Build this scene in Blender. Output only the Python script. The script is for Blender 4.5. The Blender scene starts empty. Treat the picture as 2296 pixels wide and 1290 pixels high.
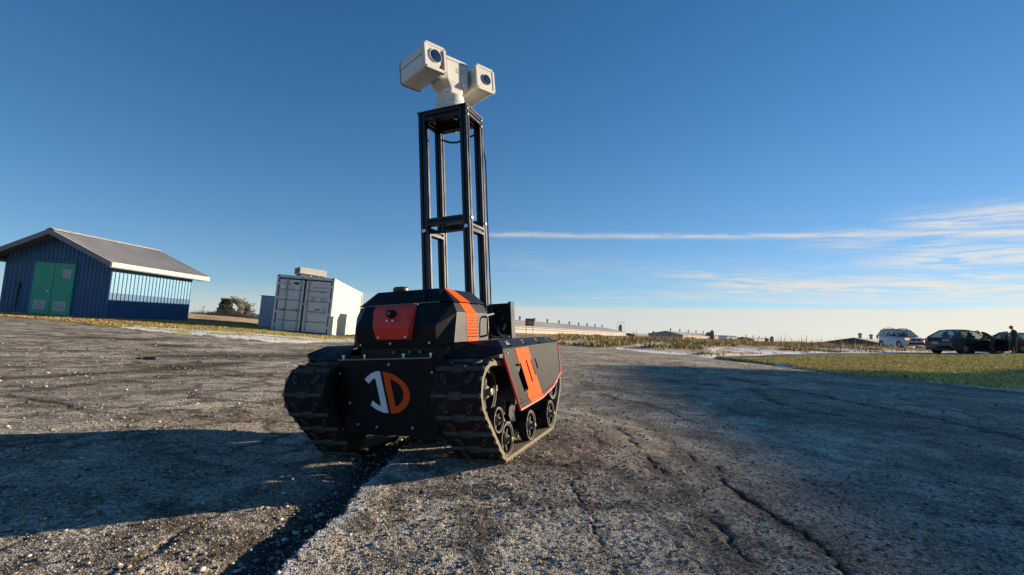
import bpy, math, random
import numpy as np
from mathutils import Matrix, Vector, Quaternion
from mathutils.geometry import tessellate_polygon
random.seed(7); rng = np.random.default_rng(11)
sc = bpy.context.scene
col = sc.collection
R_ = math.radians

# ------------------------------------------------------------------ camera, sky, sun, exposure
CAM_H = 0.58
FPX = 1130.0                                   # focal length in pixels of the 2296 wide photograph
pitch = math.atan(97 / FPX); roll = R_(2.4)
Fv = np.array([0, math.cos(pitch), math.sin(pitch)])
R0 = np.array([1., 0, 0]); U0 = np.cross(R0, Fv)
Rv = R0 * math.cos(roll) + U0 * math.sin(roll)
Uv = -R0 * math.sin(roll) + U0 * math.cos(roll)
cam = bpy.data.cameras.new('camera'); co = bpy.data.objects.new('camera', cam); col.objects.link(co)
cam.sensor_fit = 'HORIZONTAL'; cam.sensor_width = 36; cam.lens = FPX / 2296 * 36
cam.clip_start = 0.05; cam.clip_end = 20000
m = Matrix.Identity(4)
for i in range(3):
    m[i][0] = Rv[i]; m[i][1] = Uv[i]; m[i][2] = -Fv[i]
m[2][3] = CAM_H
co.matrix_world = m
sc.camera = co

SUN_AZ = 66.0; SUN_EL = 12.5                  # compass degrees clockwise from +Y, elevation
sd = Vector((math.sin(R_(SUN_AZ)) * math.cos(R_(SUN_EL)), math.cos(R_(SUN_AZ)) * math.cos(R_(SUN_EL)), math.sin(R_(SUN_EL))))
sun = bpy.data.lights.new('sun', 'SUN'); so = bpy.data.objects.new('sun', sun); col.objects.link(so)
sun.energy = 5.0; sun.angle = R_(0.53); sun.color = (1.0, 0.83, 0.62)
so.rotation_mode = 'QUATERNION'; so.rotation_quaternion = sd.to_track_quat('Z', 'Y')
so.location = (0, 0, 50)
sc.view_settings.view_transform = 'Standard'; sc.view_settings.look = 'None'
sc.view_settings.gamma = 1; sc.view_settings.use_curve_mapping = False
sc.view_settings.exposure = 1.06
SKY_STRENGTH = 0.078

def raydir(u, v):
    return Fv + Rv * (u - 1148) / FPX - Uv * (v - 645) / FPX
def azel(u, v):
    d = raydir(u, v); return math.degrees(math.atan2(d[0], d[1])), math.degrees(math.atan2(d[2], math.hypot(d[0], d[1])))

# small expression helper for shader nodes
class NT:
    def __init__(s, nt): s.nt = nt
    def n(s, t, **k):
        x = s.nt.nodes.new(t)
        for a, b in k.items(): setattr(x, a, b)
        return x
    def put(s, sock, v):
        if isinstance(v, bpy.types.NodeSocket): s.nt.links.new(v, sock)
        else: sock.default_value = v
    def m(s, op, a, b=0.0, c=0.0, clamp=False):
        x = s.n('ShaderNodeMath', operation=op, use_clamp=clamp)
        s.put(x.inputs[0], a); s.put(x.inputs[1], b); s.put(x.inputs[2], c); return x.outputs[0]
    def ss(s, v, a, b, c=0.0, d=1.0):
        x = s.n('ShaderNodeMapRange', interpolation_type='SMOOTHSTEP')
        for i, q in enumerate((v, a, b, c, d)): s.put(x.inputs[i], q)
        return x.outputs[0]
    def noise(s, vec, scale, detail=4, rough=.55, dist=0.0, out='Fac'):
        x = s.n('ShaderNodeTexNoise'); s.put(x.inputs['Vector'], vec)
        x.inputs['Scale'].default_value = scale; x.inputs['Detail'].default_value = detail
        x.inputs['Roughness'].default_value = rough; x.inputs['Distortion'].default_value = dist
        return x.outputs[out]
    def mix(s, f, a, b, mode='MIX'):
        x = s.n('ShaderNodeMix', data_type='RGBA', blend_type=mode)
        s.put(x.inputs[0], f); s.put(x.inputs[6], c4(a)); s.put(x.inputs[7], c4(b)); return x.outputs[2]
    def link(s, a, b): s.nt.links.new(a, b)
def c4(c):
    if isinstance(c, bpy.types.NodeSocket): return c
    return (*c, 1) if len(c) == 3 else c

w = bpy.data.worlds.new('World'); sc.world = w; w.use_nodes = True
nt = w.node_tree; nt.nodes.clear(); T = NT(nt)
sky = T.n('ShaderNodeTexSky', sky_type='NISHITA'); sky.sun_disc = False
sky.sun_elevation = R_(SUN_EL); sky.sun_rotation = R_(SUN_AZ)
sky.air_density = 0.8; sky.dust_density = 0.0; sky.ozone_density = 5.0; sky.altitude = 100
hsv = T.n('ShaderNodeHueSaturation'); hsv.inputs['Saturation'].default_value = 1.13
gam = T.n('ShaderNodeGamma'); gam.inputs[1].default_value = .88; T.link(T.mix(1.0, sky.outputs[0], (1.0, 1.03, .98), 'MULTIPLY'), gam.inputs[0]); T.link(gam.outputs[0], hsv.inputs['Color']); hsv.inputs['Value'].default_value = 1.05
tc = T.n('ShaderNodeTexCoord'); gen = tc.outputs['Generated']
sp = T.n('ShaderNodeSeparateXYZ'); T.link(gen, sp.inputs[0])
X, Y, Z = sp.outputs
az = T.m('MULTIPLY', T.m('ARCTAN2', X, Y), 57.29578)
el = T.m('MULTIPLY', T.m('ARCSINE', Z), 57.29578)
def comb(a, b, c=0.0):
    x = T.n('ShaderNodeCombineXYZ'); T.put(x.inputs[0], a); T.put(x.inputs[1], b); T.put(x.inputs[2], c); return x.outputs[0]
wis = T.noise(comb(T.m('MULTIPLY', T.m('ADD', az, T.m('MULTIPLY', el, 1.6)), .16), T.m('MULTIPLY', el, 2.2)), 1.0, 10, .70, .7)
wis2 = T.noise(comb(T.m('MULTIPLY', az, .05), T.m('MULTIPLY', el, 1.3), 4.0), 1.0, 5, .55, .3)
wob = T.m('MULTIPLY', T.m('SUBTRACT', T.noise(comb(T.m('MULTIPLY', az, .22), 0.0, 9.0), 1.0, 4, .6), .5), 1.1)
def streak(px, width, amp, fade=3.0, lift=.2):
    a = [azel(*p) for p in px]; A = np.array([q[0] for q in a]); E = np.array([q[1] for q in a])
    k = np.polyfit(A, E, min(2, len(a) - 1)); k = [0.0] * (3 - len(k)) + [float(q) for q in k]
    c = T.m('ADD', T.m('ADD', T.m('MULTIPLY', T.m('MULTIPLY', az, az), k[0]), T.m('MULTIPLY', az, k[1])), k[2])
    d = T.m('DIVIDE', T.m('SUBTRACT', T.m('SUBTRACT', el, c), T.m('MULTIPLY', wob, width)), width)
    g = T.m('EXPONENT', T.m('MULTIPLY', T.m('MULTIPLY', d, d), -1.0))
    g = T.m('MULTIPLY', g, T.ss(az, float(A[0]) - fade, float(A[0]) + fade))
    g = T.m('MULTIPLY', g, T.ss(az, float(A[-1]) + 25, float(A[-1]) + 45, 1.0, 0.0))
    g = T.m('MULTIPLY', g, T.ss(wis, lift, lift + .3))
    return T.m('MULTIPLY', g, amp)
parts_ = [streak([(1480, 618), (1900, 628), (2296, 618)], .9, .7, 6, .38), streak([(1300, 668), (1700, 660), (2296, 655)], .6, .6, 6, .36), streak([(1820, 550), (2296, 548)], .8, .55, 5, .38),
          streak([(1100, 525), (1400, 532), (1700, 527), (2296, 520)], .27, .72, 2, .30),
          streak([(1850, 522), (2296, 524)], .40, .6, 3, .34),
          streak([(2020, 506), (2150, 497), (2296, 478)], 1.0, .75, 2.5, .33),
          streak([(1960, 590), (2296, 572)], 1.0, .85, 4, .33),
          streak([(1560, 640), (2296, 648)], 1.0, .95, 6, .33),
          streak([(1490, 662), (1760, 675), (2296, 672)], .32, .5, 2, .25),
          streak([(1000, 585), (2296, 610)], 1.5, .18, 9, .35)]
cl = parts_[0]
for q in parts_[1:]: cl = T.m('MAXIMUM', cl, q)
# pale bank along the horizon
ab = [azel(*p) for p in [(700, 668), (1150, 690), (1700, 693), (2296, 682)]]
k = np.polyfit([a[0] for a in ab], [a[1] for a in ab], 1)
top = T.m('ADD', T.m('MULTIPLY', az, float(k[0])), float(k[1]))
top = T.m('MAXIMUM', T.m('MINIMUM', top, 5.5), 2.0)
dd = T.m('SUBTRACT', el, T.m('ADD', top, T.m('MULTIPLY', T.m('SUBTRACT', wis2, .5), 1.0)))
sharp = T.ss(az, -25.0, 5.0, 2.2, .35)
bank = T.ss(T.m('DIVIDE', dd, sharp), -1.0, 1.0, 1.0, 0.0)
bank = T.m('MULTIPLY', bank, T.ss(az, -60.0, 5.0, .35, .80))
bank = T.m('MULTIPLY', bank, T.ss(wis2, .1, .7, .78, 1.0))
veil = T.m('MULTIPLY', T.m('EXPONENT', T.m('MULTIPLY', T.m('MAXIMUM', el, 0.0), -.10)), T.ss(az, -40.0, 45.0, .20, .34))
alpha = T.m('SUBTRACT', 1.0, T.m('MULTIPLY', T.m('SUBTRACT', 1.0, T.m('MAXIMUM', cl, bank)), T.m('SUBTRACT', 1.0, veil)), clamp=True)
warm = T.ss(az, 5.0, 60.0)
ccol = T.mix(warm, (4.3, 4.2, 4.05), (6.2, 5.4, 4.3))
skc = T.mix(alpha, hsv.outputs[0], ccol)
bg = T.n('ShaderNodeBackground'); T.link(skc, bg.inputs['Color']); bg.inputs['Strength'].default_value = SKY_STRENGTH
wo = T.n('ShaderNodeOutputWorld'); T.link(bg.outputs[0], wo.inputs['Surface'])

# ------------------------------------------------------------------ materials
MATS = {}
def mat(name, base, rough=.5, metal=0.0, var=.12, vscale=6.0, bump=0.0, bscale=60.0, spec=.5, dust=None, dustamt=0.0, coat=0.0, emit=None):
    if name in MATS: return MATS[name]
    M = bpy.data.materials.new(name); M.use_nodes = True; MATS[name] = M
    t = NT(M.node_tree); b = M.node_tree.nodes['Principled BSDF']
    tco = t.n('ShaderNodeTexCoord').outputs['Object']
    n1 = t.noise(tco, vscale, 5, .6)
    dark = tuple(v * (1 - var) for v in base); light = tuple(min(1, v * (1 + var)) for v in base)
    c = t.mix(t.ss(n1, .3, .7), dark, light)
    if dust is not None:
        n2 = t.noise(tco, vscale * 2.3, 6, .65)
        c = t.mix(t.m('MULTIPLY', t.ss(n2, .42, .72), dustamt), c, dust)
    t.link(c, b.inputs['Base Color'])
    t.link(t.ss(n1, .2, .8, max(0, rough - .08), min(1, rough + .08)), b.inputs['Roughness'])
    b.inputs['Metallic'].default_value = metal; b.inputs['Specular IOR Level'].default_value = spec
    b.inputs['Coat Weight'].default_value = coat; b.inputs['Coat Roughness'].default_value = .08
    if bump:
        bn = t.n('ShaderNodeBump'); bn.inputs['Strength'].default_value = bump; bn.inputs['Distance'].default_value = .01
        t.link(t.noise(tco, bscale, 4, .6), bn.inputs['Height']); t.link(bn.outputs[0], b.inputs['Normal'])
    if emit:
        b.inputs['Emission Color'].default_value = c4(emit[0]); b.inputs['Emission Strength'].default_value = emit[1]
    return M
DUST = (.30, .27, .21)
black = mat('black_powder_coat', (.006, .0065, .008), .45, dust=(.025, .024, .022), dustamt=.25, bump=.1, bscale=300, spec=.3)
blackpl = mat('black_panel_paint', (.007, .008, .011), .46, dust=(.022, .021, .019), dustamt=.3, vscale=7, spec=.22)
greypan = mat('dark_grey_panel', (.013, .013, .012), .55, vscale=5, var=.1, dust=(.032, .030, .026), dustamt=.35, spec=.12)
dark = mat('dark_recess', (.006, .006, .007), .8)
anod = mat('black_anodised_aluminium', (.018, .018, .020), .32, metal=.55, var=.1)
rubber = mat('black_rubber', (.012, .0118, .0115), .8, dust=(.06, .055, .045), dustamt=.45, vscale=14, bump=.3, bscale=120, spec=.2)
rubberedge = mat('dusty_rubber_edge', (.22, .19, .13), .92, dust=(.16, .14, .10), dustamt=.6, vscale=22, bump=.4, bscale=150, spec=.2)
rubberpad = mat('worn_rubber_pad', (.055, .052, .047), .7, dust=(.13, .12, .10), dustamt=.5, vscale=20, spec=.3)
orange = mat('orange_paint', (.74, .085, .006), .6, var=.05, spec=.06)
orangedecal = mat('orange_decal', (.74, .085, .006), .5, spec=.2, var=.05)
red = mat('red_paint', (.85, .055, .035), .42, var=.06)
redtrim = mat('red_trim', (.60, .022, .018), .6, var=.06)
whitedecal = mat('white_decal', (.72, .74, .78), .5, var=.04)
steel = mat('bright_steel', (.55, .54, .52), .28, metal=1.0, var=.1)
wheelm = mat('dusty_wheel_plastic', (.012, .011, .011), .6, spec=.25, dust=(.05, .045, .038), dustamt=.4, vscale=18)
wheelrim = mat('worn_wheel_rim', (.13, .12, .105), .5, metal=.5, vscale=20, dust=(.14, .125, .10), dustamt=.5)
dusty = mat('dusty_metal', (.20, .18, .13), .8, vscale=20, dust=(.05, .05, .045), dustamt=.6)
camwhite = mat('cream_camera_paint', (.64, .625, .565), .42, var=.03, dust=(.6, .57, .48), dustamt=.2)
camgrey = mat('grey_gasket', (.16, .15, .15), .6)
glassd = mat('dark_lens_glass', (.01, .02, .05), .06, spec=.9, coat=1.0)
glassw = mat('housing_window', (.42, .42, .40), .12, spec=.8, coat=.6)
cablem = mat('cable_sheath', (.02, .02, .022), .45)
cablegr = mat('grey_cable', (.30, .30, .31), .4)

# ------------------------------------------------------------------ mesh builder and scene helpers
class MB:
    def __init__(s): s.v = []; s.f = []; s.m = []; s.mi = 0
    def add(s, vs, fs):
        o = len(s.v); s.v += [tuple(map(float, p)) for p in vs]
        for f in fs: s.f.append([i + o for i in f]); s.m.append(s.mi)
    def box(s, c, d, rot=None):
        cx, cy, cz = c; a, b, e = d[0] / 2, d[1] / 2, d[2] / 2
        vs = [Vector((x, y, z)) for x in (-a, a) for y in (-b, b) for z in (-e, e)]
        if rot is not None: vs = [rot @ q for q in vs]
        vs = [(q[0] + cx, q[1] + cy, q[2] + cz) for q in vs]
        s.add(vs, [(0, 1, 3, 2), (4, 6, 7, 5), (0, 4, 5, 1), (2, 3, 7, 6), (0, 2, 6, 4), (1, 5, 7, 3)])
    def span(s, x0, x1, y0, y1, z0, z1): s.box(((x0 + x1) / 2, (y0 + y1) / 2, (z0 + z1) / 2), (abs(x1 - x0), abs(y1 - y0), abs(z1 - z0)))
    def loft(s, rings, caps=True):
        n = len(rings[0]); vs = [p for r in rings for p in r]; fs = []
        for i in range(len(rings) - 1):
            for j in range(n):
                k = (j + 1) % n; fs.append((i * n + j, i * n + k, (i + 1) * n + k, (i + 1) * n + j))
        if caps: fs.append(tuple(reversed(range(n)))); fs.append(tuple((len(rings) - 1) * n + j for j in range(n)))
        s.add(vs, fs)
    def cyl(s, p0, p1, r0, r1=None, n=16, caps=True):
        r1 = r0 if r1 is None else r1; p0 = Vector(p0); p1 = Vector(p1); d = (p1 - p0).normalized()
        a = d.orthogonal().normalized(); b = d.cross(a)
        def ring(p, r): return [tuple(p + (a * math.cos(t) + b * math.sin(t)) * r) for t in [2 * math.pi * i / n for i in range(n)]]
        s.loft([ring(p0, r0), ring(p1, r1)], caps)
    def lathe(s, p0, axis, prof, n=24):                 # prof: (distance along axis, radius)
        p0 = Vector(p0); d = Vector(axis).normalized(); a = d.orthogonal().normalized(); b = d.cross(a)
        s.loft([[tuple(p0 + d * h + (a * math.cos(t) + b * math.sin(t)) * r) for t in [2 * math.pi * i / n for i in range(n)]] for h, r in prof], caps=tuple(prof[0]) != tuple(prof[-1]))
    def tube(s, pts, r, n=8):
        pts = [Vector(p) for p in pts]; rings = []
        up = None
        for i, p in enumerate(pts):
            d = (pts[min(i + 1, len(pts) - 1)] - pts[max(i - 1, 0)]).normalized()
            if up is None: a = d.orthogonal().normalized()
            else: a = (up - d * up.dot(d)).normalized()
            up = a; b = d.cross(a)
            rr = r[i] if isinstance(r, (list, tuple)) else r
            rings.append([tuple(p + (a * math.cos(t) + b * math.sin(t)) * rr) for t in [2 * math.pi * k / n for k in range(n)]])
        s.loft(rings)
    def plate(s, outer, holes, fn0, fn1):               # polygon with holes between two surfaces fn(u,v)->xyz
        loops = [outer] + list(holes)
        tris = tessellate_polygon([[Vector((a, b, 0)) for a, b in L] for L in loops])
        flat = [p for L in loops for p in L]; n = len(flat)
        fs = [tuple(t) for t in tris] + [tuple(i + n for i in reversed(t)) for t in tris]
        o = 0
        for L in loops:
            k = len(L)
            for i in range(k):
                j = (i + 1) % k; fs.append((o + i, o + j, o + j + n, o + i + n))
            o += k
        s.add([fn0(*p) for p in flat] + [fn1(*p) for p in flat], fs)
    def mesh(s, name, mats, smooth=False, fix=True):
        me = bpy.data.meshes.new(name); me.from_pydata(s.v, [], s.f)
        for q in (mats if isinstance(mats, (list, tuple)) else [mats]): me.materials.append(q)
        me.polygons.foreach_set('material_index', s.m)
        if smooth: me.polygons.foreach_set('use_smooth', [True] * len(s.f))
        if fix:
            import bmesh
            bm = bmesh.new(); bm.from_mesh(me); bmesh.ops.recalc_face_normals(bm, faces=bm.faces); bm.to_mesh(me); bm.free()
        me.update(); return me
    def build(s, name, mats, parent=None, smooth=False, bevel=0, fix=True, angle=30):
        me = s.mesh(name, mats, smooth, fix)
        return link(name, me, parent, bevel, angle, smooth)
def link(name, me, parent=None, bevel=0, angle=30, smooth=False):
    o = bpy.data.objects.new(name, me); col.objects.link(o); o.parent = parent
    if bevel:
        b = o.modifiers.new('bevel', 'BEVEL'); b.width = bevel; b.segments = 2; b.limit_method = 'ANGLE'; b.angle_limit = R_(angle)
        b.harden_normals = False
    if smooth:
        try:
            o.data.shade_smooth(); e = o.modifiers.new('split', 'EDGE_SPLIT'); e.split_angle = R_(38)
        except Exception: pass
    return o
def empty(name, loc=(0, 0, 0), rz=0.0, mtx=None):
    o = bpy.data.objects.new(name, None); col.objects.link(o); o.empty_display_size = .2
    if mtx is not None: o.matrix_world = mtx
    else: o.location = loc; o.rotation_euler = (0, 0, rz)
    return o
def tag(o, label=None, cat=None, group=None, kind=None):
    if label: o['label'] = label
    if cat: o['category'] = cat
    if group: o['group'] = group
    if kind: o['kind'] = kind
    return o

# ------------------------------------------------------------------ terrain
AZS = [-180, -75, -60, -38, -28, -20, 0, 12, 20, 35, 41, 44, 47, 75, 180]
SLP = [0, 0, .024, .024, .0155, .001, 0, .004, .007, .0085, .0095, .012, .014, .0, 0]
CAP = [50, 60, 60, 60, 55, 50, 45, 45, 48, 55, 58, 58, 58, 58, 50]
# robot pose (ground frame of the robot)
YAW, ROL, PIT = -0.3584, -0.0782, 0.0265
RT = np.array([-0.3149, 2.5558, 0.0197])
def rot3(a, b, c):
    Rz = np.array([[math.cos(a), -math.sin(a), 0], [math.sin(a), math.cos(a), 0], [0, 0, 1]])
    Ry = np.array([[math.cos(b), 0, math.sin(b)], [0, 1, 0], [-math.sin(b), 0, math.cos(b)]])
    Rx = np.array([[1, 0, 0], [0, math.cos(c), -math.sin(c)], [0, math.sin(c), math.cos(c)]])
    return Rz @ Ry @ Rx
RM = rot3(YAW, ROL, PIT); RN = RM[:, 2]
def vnoise(x, y, seed=0):
    xi = np.floor(x).astype(np.int64); yi = np.floor(y).astype(np.int64); fx = x - xi; fy = y - yi
    def h(a, b):
        n = (a * 374761393 + b * 668265263 + seed * 1442695041) & 0xffffffff
        n = ((n ^ (n >> 13)) * 1274126177) & 0xffffffff
        return ((n ^ (n >> 16)) & 0xffff) / 65535.0
    u = fx * fx * (3 - 2 * fx); v = fy * fy * (3 - 2 * fy)
    return (h(xi, yi) * (1 - u) + h(xi + 1, yi) * u) * (1 - v) + (h(xi, yi + 1) * (1 - u) + h(xi + 1, yi + 1) * u) * v
def fbm(x, y, oct=4, seed=0, gain=.5):
    s = 0; a = 1; t = 0
    for i in range(oct):
        s = s + a * vnoise(x * 2 ** i, y * 2 ** i, seed + i); t += a; a *= gain
    return s / t
def zbase(x, y):
    x = np.asarray(x, float); y = np.asarray(y, float)
    r = np.hypot(x, y); a = np.degrees(np.arctan2(x, y))
    s = np.interp(a, AZS, SLP); c = np.interp(a, AZS, CAP)
    u = np.clip(r - 8, 0, None); u = np.where(u < 3, u * u / 6, u - 1.5)
    return s * np.minimum(u, c - 8)
def ledge_d(x, y):
    # signed distance to the broken slab edge, right side positive; runs towards the robot and beyond
    bx = np.interp(y, [-1, 1.14, 1.6, 2.1, 2.67, 3.4, 5.0], [-.58, -.525, -.50, -.485, -.445, -.24, .30])
    bx = bx + (vnoise(y * 5, y * 0 + 3, 5) - .5) * .05 + (vnoise(y * 19, y * 0, 6) - .5) * .022
    return (x - bx) * .96
def znear(x, y):
    x = np.asarray(x, float); y = np.asarray(y, float)
    pl = RT[2] - (RN[0] * (x - RT[0]) + RN[1] * (y - RT[1])) / RN[2]
    d = np.hypot((x - RT[0]) / 1.15, (y - RT[1]) / np.where(y < RT[1], .80, 1.35))
    wgt = 1 / (1 + (d / .98) ** 6)
    z = wgt * np.clip(pl, -.08, .09)
    L = ledge_d(x, y); fade = np.clip((3.3 - y) / 1.0, 0, 1) * np.clip((y + .5) / .5, 0, 1)
    tr = np.where(L < 0, np.exp(-((L + .055) / .11) ** 2), 0) * np.clip(-L / .016, 0, 1)
    lip = np.where(L >= 0, np.exp(-(L / .10) ** 2), 0) * .010
    z = z - .042 * tr * fade + lip * fade - .012 * fade * np.clip(-L / .02, 0, 1) * np.exp(-(L / .5) ** 2)
    return z
def ground_hit(u, v):
    d = raydir(u, v); t = CAM_H / max(1e-4, -d[2]) if d[2] < 0 else 60.
    lo = .2; hi = 400.; n = 4000
    ts = np.geomspace(lo, hi, n); px = d[0] * ts; py = d[1] * ts; pz = CAM_H + d[2] * ts
    below = pz <= zbase(px, py)
    i = int(np.argmax(below)) if below.any() else int(np.argmin(pz - zbase(px, py)))
    return float(px[i]), float(py[i])
def at(u, depth, v=770):
    d = raydir(u, v); x, y = d[0] * depth, d[1] * depth
    return float(x), float(y), float(zbase(x, y))

def polar(pts):
    A = []; Rr = []
    for u, v in pts:
        x, y = ground_hit(u, v); A.append(math.degrees(math.atan2(x, y))); Rr.append(math.hypot(x, y))
    return np.array(A), np.array(Rr)
B1 = polar([(-60, 707), (0, 711), (109, 719.5), (218, 730), (283, 737), (400, 750), (500, 758), (600, 767), (790, 769), (1000, 772), (1249, 775), (1364, 782), (1465, 792), (1551, 798), (1609, 805.5), (1700, 815), (1780, 825), (1866, 837), (1960, 846), (2027, 851), (2100, 861), (2296, 879), (2420, 889)])
B3 = polar([(1609, 805), (1700, 807.5), (1830, 801), (2063, 796.5), (2296, 794.8), (2400, 794.5)])
B4 = polar([(1551, 797), (1609, 799), (1700, 797.6), (1960, 791.5), (2063, 790.5), (2150, 791), (2296, 791.5)])
BS = polar([(270, 737), (300, 733), (400, 739), (600, 752), (790, 761), (1000, 764)])
def rb(B, a): return np.interp(a, B[0], B[1])
AZ_I = math.degrees(math.atan2(*ground_hit(1600, 803)))   # island starts here
AZ_L = B1[0][10]

CR = [([(-20, 885), (60, 895), (130, 905), (195, 922), (260, 927), (330, 930)], .012, 1.0),
      ([(195, 922), (300, 910), (400, 893), (450, 885), (540, 872)], .010, .8), ([(75, 893), (125, 873), (180, 866)], .009, .7),
      ([(0, 935), (110, 931), (230, 935), (300, 940), (370, 948)], .006, .5), ([(330, 930), (420, 925), (520, 905)], .008, .6),
      ([(1340, 880), (1380, 895), (1440, 905), (1500, 927), (1560, 950)], .010, .9), ([(1380, 985), (1420, 1020), (1460, 1060), (1510, 1095), (1560, 1130)], .010, .8),
      ([(1480, 985), (1500, 1010), (1540, 1030), (1545, 1050)], .016, .7),
      ([(1600, 1058), (1630, 1100), (1690, 1135), (1740, 1165), (1790, 1195), (1840, 1230), (1890, 1270), (1930, 1330)], .009, 1.1),
      ([(1535, 1110), (1570, 1155), (1620, 1190), (1660, 1240), (1700, 1310)], .012, 1.0),
      ([(1500, 813), (1600, 840), (1700, 860), (1800, 880), (1950, 910), (2100, 940), (2296, 985)], .022, 1.1), ([(1400, 850), (1500, 855), (1610, 865)], .018, .8),
      ([(1690, 872), (1730, 900), (1820, 925), (1900, 935)], .016, .8), ([(2080, 1155), (2200, 1170), (2310, 1182)], .010, .8),
      ([(1280, 1080), (1290, 1120), (1330, 1180), (1350, 1230), (1400, 1300)], .006, .6), ([(1810, 1080), (1850, 1100), (1900, 1140)], .006, .6),
      ([(230, 1300), (330, 1240), (440, 1170), (530, 1120)], .010, .8), ([(-20, 1240), (80, 1190), (170, 1160), (230, 1110)], .012, .6),
      ([(350, 1290), (500, 1215), (600, 1190)], .006, .5), ([(700, 880), (600, 905), (560, 930)], .01, .5),
      ([(1300, 960), (1330, 1000), (1345, 1050)], .006, .5), ([(1270, 840), (1340, 880)], .012, .6), ([(1600, 905), (1660, 930), (1750, 940)], .010, .6)]
CRW = []
for pts, wd, st in CR:
    g = [ground_hit(*p) for p in pts]; q = []
    for a, b in zip(g[:-1], g[1:]):
        n = max(3, int(math.hypot(b[0] - a[0], b[1] - a[1]) / .12))
        for i in range(n):
            t = i / n; s_ = math.hypot(b[0] - a[0], b[1] - a[1]) * .05
            q.append((a[0] + (b[0] - a[0]) * t + random.gauss(0, s_ * .5 + .004), a[1] + (b[1] - a[1]) * t + random.gauss(0, s_ * .5 + .004)))
    q.append(g[-1]); CRW.append((q, wd, st))
def crack_field(x, y, halo=None):
    out = np.zeros_like(x)
    wn = (.35 + 1.3 * vnoise(x * 14, y * 14, 31)) * (.45 + .9 * vnoise(x * 3, y * 3, 33))
    for q, wd, st in CRW:
        Q = np.array(q); mg = .3
        sel = np.nonzero((x > Q[:, 0].min() - mg) & (x < Q[:, 0].max() + mg) & (y > Q[:, 1].min() - mg) & (y < Q[:, 1].max() + mg))[0]
        if len(sel) == 0: continue
        xs, ys = x[sel], y[sel]
        xs = xs + .050 * (fbm(xs * 5, ys * 5, 3, 71) - .5) + .020 * (vnoise(xs * 40, ys * 40, 72) - .5); ys = ys + .050 * (fbm(xs * 5, ys * 5, 3, 73) - .5) + .020 * (vnoise(xs * 40, ys * 40, 74) - .5); dm = np.full(len(sel), 9.)
        for a, b in zip(Q[:-1], Q[1:]):
            dx, dy = b - a; L2 = dx * dx + dy * dy + 1e-9
            t = np.clip(((xs - a[0]) * dx + (ys - a[1]) * dy) / L2, 0, 1)
            dm = np.minimum(dm, np.hypot(xs - a[0] - t * dx, ys - a[1] - t * dy))
        brk = np.clip((vnoise(xs * 6, ys * 6, 75) - .22) * 4, 0, 1)
        out[sel] = np.maximum(out[sel], st * brk * np.exp(-(dm / (wd * wn[sel] * .78)) ** 2))
        if halo is not None: halo[sel] = np.maximum(halo[sel], st * np.exp(-(dm / (wd * 4.5)) ** 2) * np.clip((fbm(xs * 9, ys * 9, 3, 76) - .38) * 5, 0, 1))
    return out

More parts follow.
